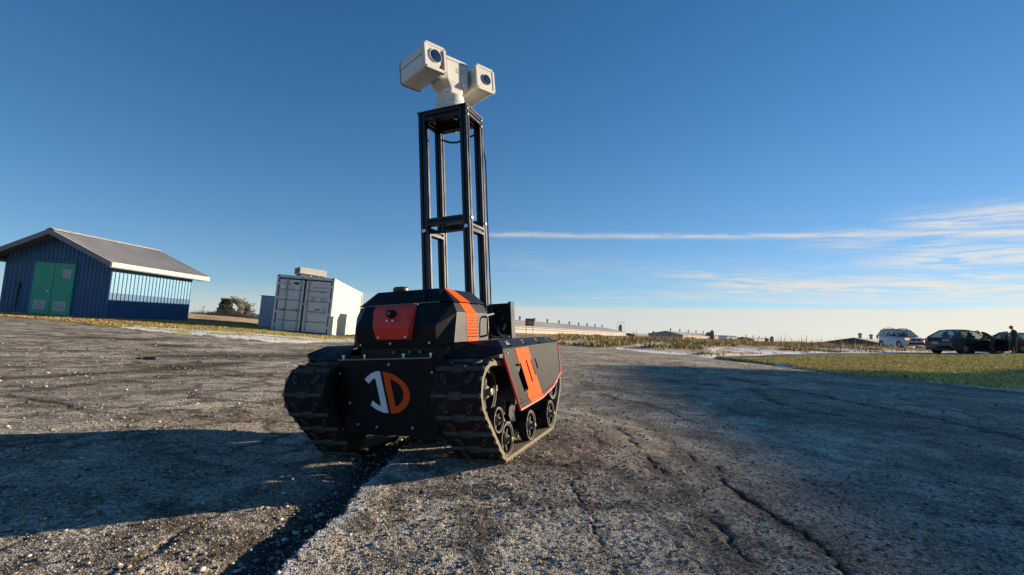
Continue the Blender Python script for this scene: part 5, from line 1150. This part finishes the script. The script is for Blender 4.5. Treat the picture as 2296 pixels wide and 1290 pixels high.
# ------------------------------------------------------------------ cars
glass = mat('car_glass', (.10, .13, .13), .08, spec=.8, coat=.5)
def car_glass():
    M = bpy.data.materials.new('tinted_car_glass'); M.use_nodes = True; t = NT(M.node_tree); b = M.node_tree.nodes['Principled BSDF']
    b.inputs['Base Color'].default_value = (.45, .55, .52, 1); b.inputs['Roughness'].default_value = .03; b.inputs['Transmission Weight'].default_value = 1; b.inputs['IOR'].default_value = 1.1
    gl = t.n('ShaderNodeBsdfGlossy'); gl.inputs['Roughness'].default_value = .04; tr_ = t.n('ShaderNodeBsdfTransparent'); tr_.inputs['Color'].default_value = (.62, .68, .66, 1)
    mx = t.n('ShaderNodeMixShader'); mx.inputs[0].default_value = .16; t.link(tr_.outputs[0], mx.inputs[1]); t.link(gl.outputs[0], mx.inputs[2]); out = [n_ for n_ in M.node_tree.nodes if n_.type == 'OUTPUT_MATERIAL'][0]; t.link(mx.outputs[0], out.inputs['Surface']); return M
cgl = car_glass()
tyre = mat('tyre_rubber', (.02, .02, .02), .85, vscale=8, dust=(.06, .055, .05), dustamt=.4); alloy = mat('alloy_rim', (.38, .38, .39), .35, metal=.8); plastic = mat('dark_plastic', (.025, .025, .028), .6); seatm = mat('seat_fabric', (.09, .09, .095), .9)
headm = mat('headlamp', (.75, .72, .65), .15, coat=1.0); tailm = mat('tail_lamp_red', (.75, .03, .03), .2, coat=1.0); amber = mat('amber_glow', (.8, .25, .04), .2, coat=1.0, emit=((1, .45, .15), .6))  # the amber material carries a weak emission
def car(name, label, prof, arches, Wd, gh, paint, rwheel, loc, rotz, opts):
    """prof: side outline (y,z) without arches, going rear->front over the top then back along the bottom; gh: greenhouse stations"""
    t = empty(name, loc, rotz); tag(t, label, 'car')
    top, bottom = prof; outline = list(top); bz = opts['sill']
    # bottom line from front to rear with wheel arches
    bl = [bottom[0]]
    for cy_ in sorted([a for a in arches], reverse=True):
        ra = rwheel + .055
        for i in range(11):
            th = math.pi * i / 10; bl.append((cy_ + ra * math.cos(th), max(bz, rwheel * .95 + ra * math.sin(th) * 1.0) if 0 < i < 10 else bz))
    bl += bottom[1:]
    outline += bl
    ymin = min(p[0] for p in outline); ymax = max(p[0] for p in outline); ym = (ymin + ymax) / 2; hl = (ymax - ymin) / 2
    lay = [-1, -.975, -.90, -.72, 0, .72, .90, .975, 1]
    ins = {1: .055, .975: .028, .90: .010, .72: 0.0, 0: -.012}
    rings = []
    for s in lay:
        d = ins[abs(s)]; rg = []
        for (py, pz) in outline:
            tp = 1 - .22 * max(0, (abs(py - ym) / hl - .62) / .38) ** 2.2
            yy_ = ym + (py - ym) * (1 - d * .9 / hl) - (0.10 * (abs(s) ** 3) * (1 if py > ym else -1) if abs(py - ym) > hl * .86 else 0)
            zz_ = pz - d if pz > .62 else pz
            tum = 1 - .05 * max(0, (pz - .62) / .4) if pz > .62 else 1
            rg.append((s * Wd / 2 * tp * tum, yy_, zz_))
        rings.append(rg)
    q = MB(); q.loft(rings); body_ = q.build('body', paint, t, smooth=True)
    # greenhouse
    yb0, yr0, yr1, yb1, zb_, zr, wb, wr = gh; pil = opts['pillars']
    q = MB(); rr2 = []
    for s, (yy_, dz) in enumerate(((yr0 - .06, -.055), (yr0 + .12, -.012), ((yr0 + yr1) / 2, .018), (yr1 - .15, -.008), (yr1 + .04, -.05))):
        wr_ = wr * (1 if 0 < s < 4 else .96); zc = zr + dz
        rr2.append([(-wr_, yy_, zc - .055), (-wr_ * .93, yy_, zc - .012), (-wr_ * .5, yy_, zc + .012), (wr_ * .5, yy_, zc + .012), (wr_ * .93, yy_, zc - .012), (wr_, yy_, zc - .055), (wr_ * .5, yy_, zc - .04), (-wr_ * .5, yy_, zc - .04)])
    q.loft(rr2); q.build('roof', paint, t, smooth=True)
    def P(yb_, yr_, sx_, f_=1.0): return Vector((sx_ * wb * (1 if True else 1), yb_, zb_)), Vector((sx_ * wr * .985, yr_, zr - .045))
    for sx_ in (-1, 1):
        st = [(yb0, yr0)] + list(pil) + [(yb1, yr1)]
        pm = MB()
        for k_, (a, b) in enumerate(st):
            lo_, hi_ = P(a, b, sx_); wdt = .075 if k_ in (0, len(st) - 1) else .05
            pm.add([lo_ + Vector((0, -wdt, 0)), lo_ + Vector((0, wdt, 0)), hi_ + Vector((0, wdt * .7, 0)), hi_ + Vector((0, -wdt * .7, 0)), lo_ + Vector((-sx_ * .05, -wdt, 0)), lo_ + Vector((-sx_ * .05, wdt, 0)), hi_ + Vector((-sx_ * .05, wdt * .7, 0)), hi_ + Vector((-sx_ * .05, -wdt * .7, 0))], [(0, 1, 2, 3), (4, 7, 6, 5), (0, 4, 5, 1), (1, 5, 6, 2), (2, 6, 7, 3), (3, 7, 4, 0)])
        pm.build('pillar', paint, t)
        for k_ in range(len(st) - 1):
            if opts.get('open') == sx_ and k_ == len(st) - 2: continue
            a, b = P(*st[k_], sx_); c_, d_ = P(*st[k_ + 1], sx_); g = MB(); g.add([a + Vector((-sx_ * .02, .06, 0)), c_ + Vector((-sx_ * .02, -.04, 0)), d_ + Vector((-sx_ * .02, -.03, 0)), b + Vector((-sx_ * .02, .04, 0))], [(0, 1, 2, 3)])
            o = g.build('side_window', cgl, t, fix=False); o.modifiers.new('s', 'SOLIDIFY').thickness = .006
    for nm, yb_, yr_ in (('windscreen', yb1, yr1), ('rear_window', yb0, yr0)):
        g = MB(); a = wb * .93; b = wr * .90; e = .07 if nm == 'windscreen' else -.07
        rows = []
        for f_ in (0, .33, .66, 1):
            yy_ = yb_ + (yr_ - yb_) * f_; zz_ = zb_ + (zr - .05 - zb_) * f_; ww = a + (b - a) * f_
            rows.append([(ww * u, yy_ + e * (1 - u * u), zz_) for u in (-1, -.5, 0, .5, 1)])
        vs = [p for r_ in rows for p in r_]; g.add(vs, [(i * 5 + j, i * 5 + j + 1, i * 5 + j + 6, i * 5 + j + 5) for i in range(3) for j in range(4)])
        o = g.build(nm, cgl, t, fix=False, smooth=False); o.modifiers.new('s', 'SOLIDIFY').thickness = .006
    # interior
    q = MB()
    for sx_ in (-.38, .38):
        for yy_ in opts['seats']:
            q.box((sx_, yy_, zb_ - .12), (.48, .14, .62), Matrix.Rotation(.2, 3, 'X')); q.box((sx_, yy_ - .08, zb_ + .26), (.25, .09, .20))
    q.build('seat', seatm, t, bevel=.03)
    q = MB(); q.box((0, yb1 - .25, zb_ - .03), (wb * 1.7, .35, .10)); q.build('dashboard', plastic, t)
    wm = MB(); wm.lathe((-.105, 0, 0), (1, 0, 0), [(0, rwheel * .62), (0, rwheel * .95), (.03, rwheel), (.18, rwheel), (.21, rwheel * .95), (.21, rwheel * .64), (0.20, rwheel * .62)], 28); wme = wm.mesh('wheel', tyre, True)
    rm = MB(); rm.lathe((.06, 0, 0), (1, 0, 0), [(0, rwheel * .63), (.035, rwheel * .63), (.035, rwheel * .56), (.0, rwheel * .54), (0, .01)], 24)
    for i in range(5):
        rt = Matrix.Rotation(2 * math.pi * i / 5, 3, 'X'); c_ = rt @ Vector((0, 0, rwheel * .32)); rm.box((.085, c_[1], c_[2]), (.03, .07, rwheel * .52), rt)
    rme = rm.mesh('rim', alloy)
    for cy_ in arches:
        for sx_ in (-1, 1):
            o = link('wheel', wme, t); o.location = (sx_ * (Wd / 2 - .13), cy_, rwheel); o.rotation_euler = (0, 0, 0 if sx_ > 0 else math.pi); link('rim', rme, o)
            wl_ = MB(); wl_.lathe((sx_ * (Wd / 2 - .30), cy_, rwheel), (sx_, 0, 0), [(0, rwheel + .04), (.005, rwheel + .04), (.005, 0)], 20); wl_.build('wheel_well', dark, t)
    q = MB(); q.span(-Wd * .36, Wd * .36, ymin + .15, ymax - .25, bz - .03, bz + .10); q.build('underbody', plastic, t)
    for sx_ in (-1, 1):
        q = MB(); q.box((sx_ * (wb + .12), yb1 - .30, zb_ + .05), (.16, .09, .13)); q.build('side_mirror', plastic if opts.get('mirr') else paint, t, bevel=.02)
    for (nm, m_, c_, d_) in opts['extras']:
        q = MB(); q.box(c_, d_); q.build(nm, m_, t, bevel=min(d_) * .25)
    return t
navy = mat('dark_navy_car_paint', (.006, .009, .022), .3, coat=.5, var=.1); silver = mat('silver_blue_car_paint', (.44, .45, .45), .35, metal=.25, coat=.6, var=.05); maroon = mat('maroon_car_paint', (.07, .006, .012), .3, coat=.8)
sx0, sy0 = 27.27, 31.38; sz0 = float(zbase(sx0, sy0)) + .0
sed_prof = ([(-1.12, .34), (-1.17, .52), (-1.15, .74), (-1.06, .93), (-.62, 1.0), (.3, 1.01), (1.4, .99), (2.12, .97), (2.8, .90), (3.35, .79), (3.66, .64), (3.74, .46), (3.70, .30)], [(3.45, .22), (.45, .20) if False else (-.75, .24)])
sedan = car('sedan_car', 'dark navy sedan with its near front door open, parked behind the green verge', sed_prof, [0, 2.78], 1.86, (-.68, .15, 1.22, 2.08, .98, 1.50, .80, .62), navy, .335, (sx0, sy0, sz0), -1.3214,
            dict(sill=.21, pillars=[(.75, .72)], seats=[.35, 1.25], open=1, extras=[('tail_lamp', tailm, (-.62, -1.135, .80), (.40, .10, .14)), ('tail_lamp', tailm, (.62, -1.135, .80), (.40, .10, .14)), ('licence_plate', mat('plate', (.35, .37, .40), .5), (0, -1.165, .62), (.32, .02, .16)), ('headlamp', headm, (-.62, 3.55, .66), (.34, .14, .13)), ('headlamp', headm, (.62, 3.55, .66), (.34, .14, .13)), ('bumper_strip', plastic, (0, -1.175, .46), (1.4, .03, .05)), ('opening_panel', dark, (.905, 1.45, .60), (.03, 1.15, .62))]))  # the opening is a panel coloured dark for the shade of the cabin
# open door
dh = empty('tmp'); bpy.data.objects.remove(dh)
q = MB(); hinge = Vector((.93, 2.02, 0)); ang = R_(68)
def DP(s, z_, o_=0.0):  # s along the door from the hinge
    d_ = Vector((math.sin(ang), -math.cos(ang), 0)); n_ = Vector((math.cos(ang), math.sin(ang), 0)); p = hinge + d_ * s + n_ * o_; return (p.x, p.y, z_)
def dplate(outer, holes, th_=.05): q = MB(); q.plate(outer, holes, lambda a, b: DP(a, b, th_), lambda a, b: DP(a, b, 0)); return q
drr = dplate([(0, .28), (.06, .98), (1.28, 1.00), (1.34, .60), (1.25, .28)], []).build('open_door', navy, sedan, bevel=.008)
dplate([(.03, .98), (.62, 1.40), (1.12, 1.46), (1.27, 1.46), (1.29, 1.00), (1.22, 1.00), (1.20, 1.405), (1.10, 1.405), (.66, 1.345), (.14, .98)], [], .03).build('window_frame', navy, drr)
dplate([(.15, 1.0), (1.21, 1.0), (1.19, 1.40), (1.10, 1.40), (.67, 1.34)], [], .006).build('door_window', cgl, drr)
q = MB(); q.box(DP(1.12, .86, .065), (.14, .03, .03)); q.build('handle', navy, drr)
sux, suy = 36.0, 46.6; suz = float(zbase(sux, suy)) - .02
suv_prof = ([(-2.22, .45), (-2.28, .65), (-2.25, .95), (-2.15, 1.08), (-1.2, 1.10), (0, 1.08), (1.0, 1.05), (1.7, 1.00), (2.1, .90), (2.24, .70), (2.27, .50), (2.22, .34)], [(2.1, .28), (-2.05, .34)])
suv = car('suv_car', 'silver blue sport utility car with roof rails facing the camera, behind the rough grass', suv_prof, [-1.38, 1.36], 1.86, (-2.10, -1.78, .28, 1.05, 1.08, 1.70, .85, .66), silver, .36, (sux, suy, suz), math.pi - .141,
          dict(sill=.30, pillars=[(-1.25, -1.1), (-.30, -.32)], seats=[-1.0, -.1], mirr=True, extras=[('headlamp', headm, (-.68, 2.16, .84), (.34, .16, .15)), ('headlamp', amber, (.68, 2.16, .84), (.34, .16, .15)), ('grille', dark, (-.22, 2.265, .80), (.30, .06, .14)), ('grille', dark, (.22, 2.265, .80), (.30, .06, .14)), ('bumper_strip', dark, (0, 2.30, .48), (1.25, .05, .16)), ('fog_lamp', headm, (-.62, 2.25, .52), (.14, .06, .10)), ('fog_lamp', headm, (.62, 2.25, .52), (.14, .06, .10)), ('tail_lamp', tailm, (.84, -2.1, 1.0), (.10, .2, .35))]))
suv.scale = (1, 1, 1.07)
for sx_ in (-1, 1):
    q = MB(); q.tube([(sx_ * .58, -1.6, 1.69), (sx_ * .60, -1.35, 1.765), (sx_ * .60, -.3, 1.785), (sx_ * .58, .1, 1.70)], .025, 6); q.build('roof_rail', plastic, suv)
mx_, my_, mz_ = at(2262, 35.5, 785)
maroonc = car('maroon_car', 'maroon car half out of frame behind the standing person', ([(-1.12, .36), (-1.17, .52), (-1.15, .78), (-1.02, .96), (-.5, 1.0), (.4, 1.0), (1.4, .98), (2.1, .95), (2.9, .86), (3.45, .70), (3.6, .50), (3.58, .32)], [(3.4, .24), (-.8, .25)]), [0, 2.7], 1.82, (-.75, .0, 1.1, 2.05, .98, 1.44, .80, .62), maroon, .33, (mx_, my_, mz_ - .02), -1.45,
              dict(sill=.22, pillars=[(.6, .62)], seats=[.3, 1.2], extras=[('tail_lamp', tailm, (-.6, -1.12, .80), (.3, .1, .13)), ('tail_lamp', tailm, (.6, -1.12, .80), (.3, .1, .13)), ('headlamp', headm, (.6, 3.5, .64), (.3, .12, .12))]))

# ------------------------------------------------------------------ people
skin = mat('skin', (.52, .30, .22), .6); hairg = mat('grey_hair', (.72, .64, .56), .8); jackg = mat('olive_jacket', (.045, .05, .032), .85); trous = mat('charcoal_trousers', (.028, .028, .036), .85); jackb = mat('black_jacket', (.05, .035, .04), .8); capm = mat('plum_knit_cap', (.13, .05, .12), .9); shoe = mat('shoe_leather', (.03, .025, .02), .6); creamj = mat('cream_collar', (.62, .55, .48), .8)
def person(label, loc, rz_, J, jacket, hip_z, headwear, hair_m=None, trousers=trous):
    """J: joint name -> (pos, radius); one skinned body, clothes by region, head with face, hands with fingers"""
    t = tag(empty('person', loc, rz_), label, 'person')
    names = list(J); idx = {n_: i for i, n_ in enumerate(names)}
    E_ = [('pelvis', 'waist'), ('waist', 'chest'), ('chest', 'neckb'), ('neckb', 'neck'), ('pelvis', 'hipL'), ('hipL', 'kneeL'), ('kneeL', 'ankL'), ('ankL', 'toeL'), ('pelvis', 'hipR'), ('hipR', 'kneeR'), ('kneeR', 'ankR'), ('ankR', 'toeR'), ('chest', 'shL'), ('shL', 'elL'), ('elL', 'wrL'), ('chest', 'shR'), ('shR', 'elR'), ('elR', 'wrR')]
    me = bpy.data.meshes.new('body'); me.from_pydata([J[n_][0] for n_ in names], [(idx[a], idx[b]) for a, b in E_], [])
    o = bpy.data.objects.new('body', me); col.objects.link(o)
    sk = o.modifiers.new('skin', 'SKIN')
    for i, n_ in enumerate(names):
        me.skin_vertices[0].data[i].radius = (J[n_][1], J[n_][1] * J[n_][2] if len(J[n_]) > 2 else J[n_][1]); me.skin_vertices[0].data[i].use_root = (n_ == 'pelvis')
    o.modifiers.new('sub', 'SUBSURF').levels = 2
    dg = bpy.context.evaluated_depsgraph_get(); nm = bpy.data.meshes.new_from_object(o.evaluated_get(dg)); bpy.data.objects.remove(o)
    nm.name = 'body'; nm.materials.clear()
    for m_ in (jacket, trousers, shoe, skin): nm.materials.append(m_)
    pts = {k_: Vector(v_[0]) for k_, v_ in J.items()}
    for p in nm.polygons:
        c_ = p.center; best = min(pts, key=lambda k_: (pts[k_] - c_).length - J[k_][1] * .3)
        p.material_index = 1 if best in ('hipL', 'hipR', 'kneeL', 'kneeR', 'ankL', 'ankR') or (best == 'pelvis' and c_.z < pts['pelvis'].z) else 2 if best in ('toeL', 'toeR') else 3 if best in ('neck',) else 0
        p.use_smooth = True
    link('body', nm, t)
    # head
    hp, hd = Vector(J['head_c']) if False else Vector(J['neck'][0]), headwear['dir']; hd = Vector(hd).normalized()
    up_ = (hp - Vector(J['neckb'][0])).normalized(); side_ = hd.cross(up_).normalized(); hd = up_.cross(side_).normalized(); c0 = hp + up_ * .115 + hd * .015
    q = MB(); rings = []
    for i in range(11):
        f_ = i / 10; a = math.pi * f_; hh2 = -math.cos(a) * .118; rr3 = math.sin(a) * (.076 if f_ > .45 else .070 - .012 * (1 - f_ / .45)) + .004
        ring_ = []
        for k_ in range(16):
            b = 2 * math.pi * k_ / 16; s_ = math.sin(b) * rr3; d_ = math.cos(b) * rr3 * 1.22
            if math.cos(b) > .85 and .30 < f_ < .50: d_ += .020 * (1 - abs(f_ - .40) / .1)          # nose
            if math.cos(b) > .3 and .5 < f_ < .6 and abs(abs(math.sin(b)) - .38) < .15: d_ -= .008     # eye hollows
            if f_ < .3 and math.cos(b) > .5: d_ += .008                                              # chin
            ring_.append(tuple(c0 + side_ * s_ + hd * d_ + up_ * hh2))
        rings.append(ring_)
    q.loft(rings); head = q.build('head', skin, t, smooth=True)
    for s_ in (-1, 1):
        q = MB(); q.lathe(c0 + side_ * s_ * .072 - hd * .005, side_ * s_, [(0, .022), (.010, .024), (.014, .012)], 10); q.build('ear', skin, head)
        q = MB(); q.lathe(c0 + side_ * s_ * .030 + hd * .080 + up_ * .012, hd, [(0, .009), (.005, .006), (.006, 0)], 8); q.build('eye', dark, head)
    q = MB(); q.box(c0 + hd * .084 - up_ * .055, (.035, .008, .008)); q.build('mouth', mat('lips', (.35, .14, .12), .6), head)
    q = MB(); rings = []
    for i in range(7):
        a = math.pi / 2 * i / 6 + (-.12 if i == 0 else 0); rr3 = math.cos(a) * .086 + .002; rings.append([tuple(c0 + up_ * (.018 + math.sin(a) * .112) - hd * .010 + side_ * math.sin(b) * rr3 + hd * math.cos(b) * rr3 * 1.15) for b in [2 * math.pi * k_ / 16 for k_ in range(16)]])
    q.loft(rings); q.build(headwear['name'], headwear['mat'], t, smooth=True)
    # hands
    for s_ in ('L', 'R'):
        wv = Vector(J['wr' + s_][0]); d_ = (wv - Vector(J['el' + s_][0])).normalized(); a = d_.orthogonal().normalized(); b = d_.cross(a)
        q = MB(); rows = []
        for f_, w2, th_ in ((-.02, .026, .022), (.03, .036, .018), (.075, .040, .015), (.095, .036, .012)):
            rows.append([tuple(wv + d_ * f_ + a * (w2 * math.cos(k_)) + b * (th_ * math.sin(k_))) for k_ in [2 * math.pi * i / 10 for i in range(10)]])
        q.loft(rows)
        for i, ln in enumerate((.068, .078, .073, .056)):
            o_ = -.028 + .0187 * i; p0 = wv + d_ * .088 + a * o_; p1 = p0 + d_ * ln * .5 + b * .006; p2 = p1 + d_ * ln * .35 + b * .020; q.tube([p0, p1, p2], [.009, .0085, .007], 6)
        p0 = wv + d_ * .03 - a * .032; q.tube([p0, p0 + d_ * .03 - a * .022 + b * .008, p0 + d_ * .062 - a * .022 + b * .018], [.012, .010, .008], 6); q.build('hand', skin, t, smooth=True)
    return t
px2 = at(2275, 30.8, 790)
JS = {'pelvis': ((0, 0, .93), .135, .9), 'waist': ((0, .01, 1.08), .185, .85), 'chest': ((0, .0, 1.30), .205, .80), 'neckb': ((0, .02, 1.45), .10), 'neck': ((0, .05, 1.52), .056),
      'hipL': ((-.10, 0, .86), .12), 'kneeL': ((-.12, .03, .49), .072), 'ankL': ((-.13, -.04, .10), .050), 'toeL': ((-.15, .13, .045), .042), 'hipR': ((.10, 0, .86), .10), 'kneeR': ((.13, .10, .50), .072), 'ankR': ((.14, .02, .10), .050), 'toeR': ((.17, .19, .045), .042),
      'shL': ((-.21, 0, 1.38), .095), 'elL': ((-.34, -.03, 1.12), .075), 'wrL': ((-.20, .15, 1.00), .040), 'shR': ((.21, 0, 1.38), .095), 'elR': ((.36, -.08, 1.14), .075), 'wrR': ((.20, .12, 1.0), .040)}
person('person in olive jacket and dark cap standing beside the maroon car', (px2[0], px2[1], float(zbase(px2[0], px2[1])) + .0), R_(60), JS, jackg, .9, dict(dir=(0, 1, -.05), name='cap', mat=capm))
# person bending at the open door
P1 = sedan.matrix_world if False else Matrix.Translation((sx0, sy0, sz0)) @ Matrix.Rotation(-1.3214, 4, 'Z')
pl = P1 @ Vector((1.42, 1.05, 0))
JB = {'pelvis': ((0, -.22, .92), .135, .9), 'waist': ((0, -.10, 1.04), .14, .85), 'chest': ((0, .12, 1.20), .165, .80), 'neckb': ((0, .25, 1.27), .085), 'neck': ((0, .32, 1.29), .052),
      'hipL': ((-.10, -.22, .85), .10), 'kneeL': ((-.12, -.10, .48), .072), 'ankL': ((-.13, -.22, .10), .050), 'toeL': ((-.14, -.05, .045), .042), 'hipR': ((.10, -.22, .85), .10), 'kneeR': ((.12, -.14, .48), .072), 'ankR': ((.13, -.26, .10), .050), 'toeR': ((.14, -.09, .045), .042),
      'shL': ((-.19, .14, 1.25), .078), 'elL': ((-.23, .16, .98), .060), 'wrL': ((-.16, .34, .88), .040), 'shR': ((.19, .14, 1.25), .078), 'elR': ((.23, .16, .98), .060), 'wrR': ((.16, .34, .88), .040)}
person('grey haired person in black bending into the navy sedan beside its open door', (pl.x, pl.y, float(zbase(pl.x, pl.y))), -1.3214 + math.pi / 2 + .5, JB, jackb, .9, dict(dir=(0, 1, -.45), name='hair', mat=hairg))
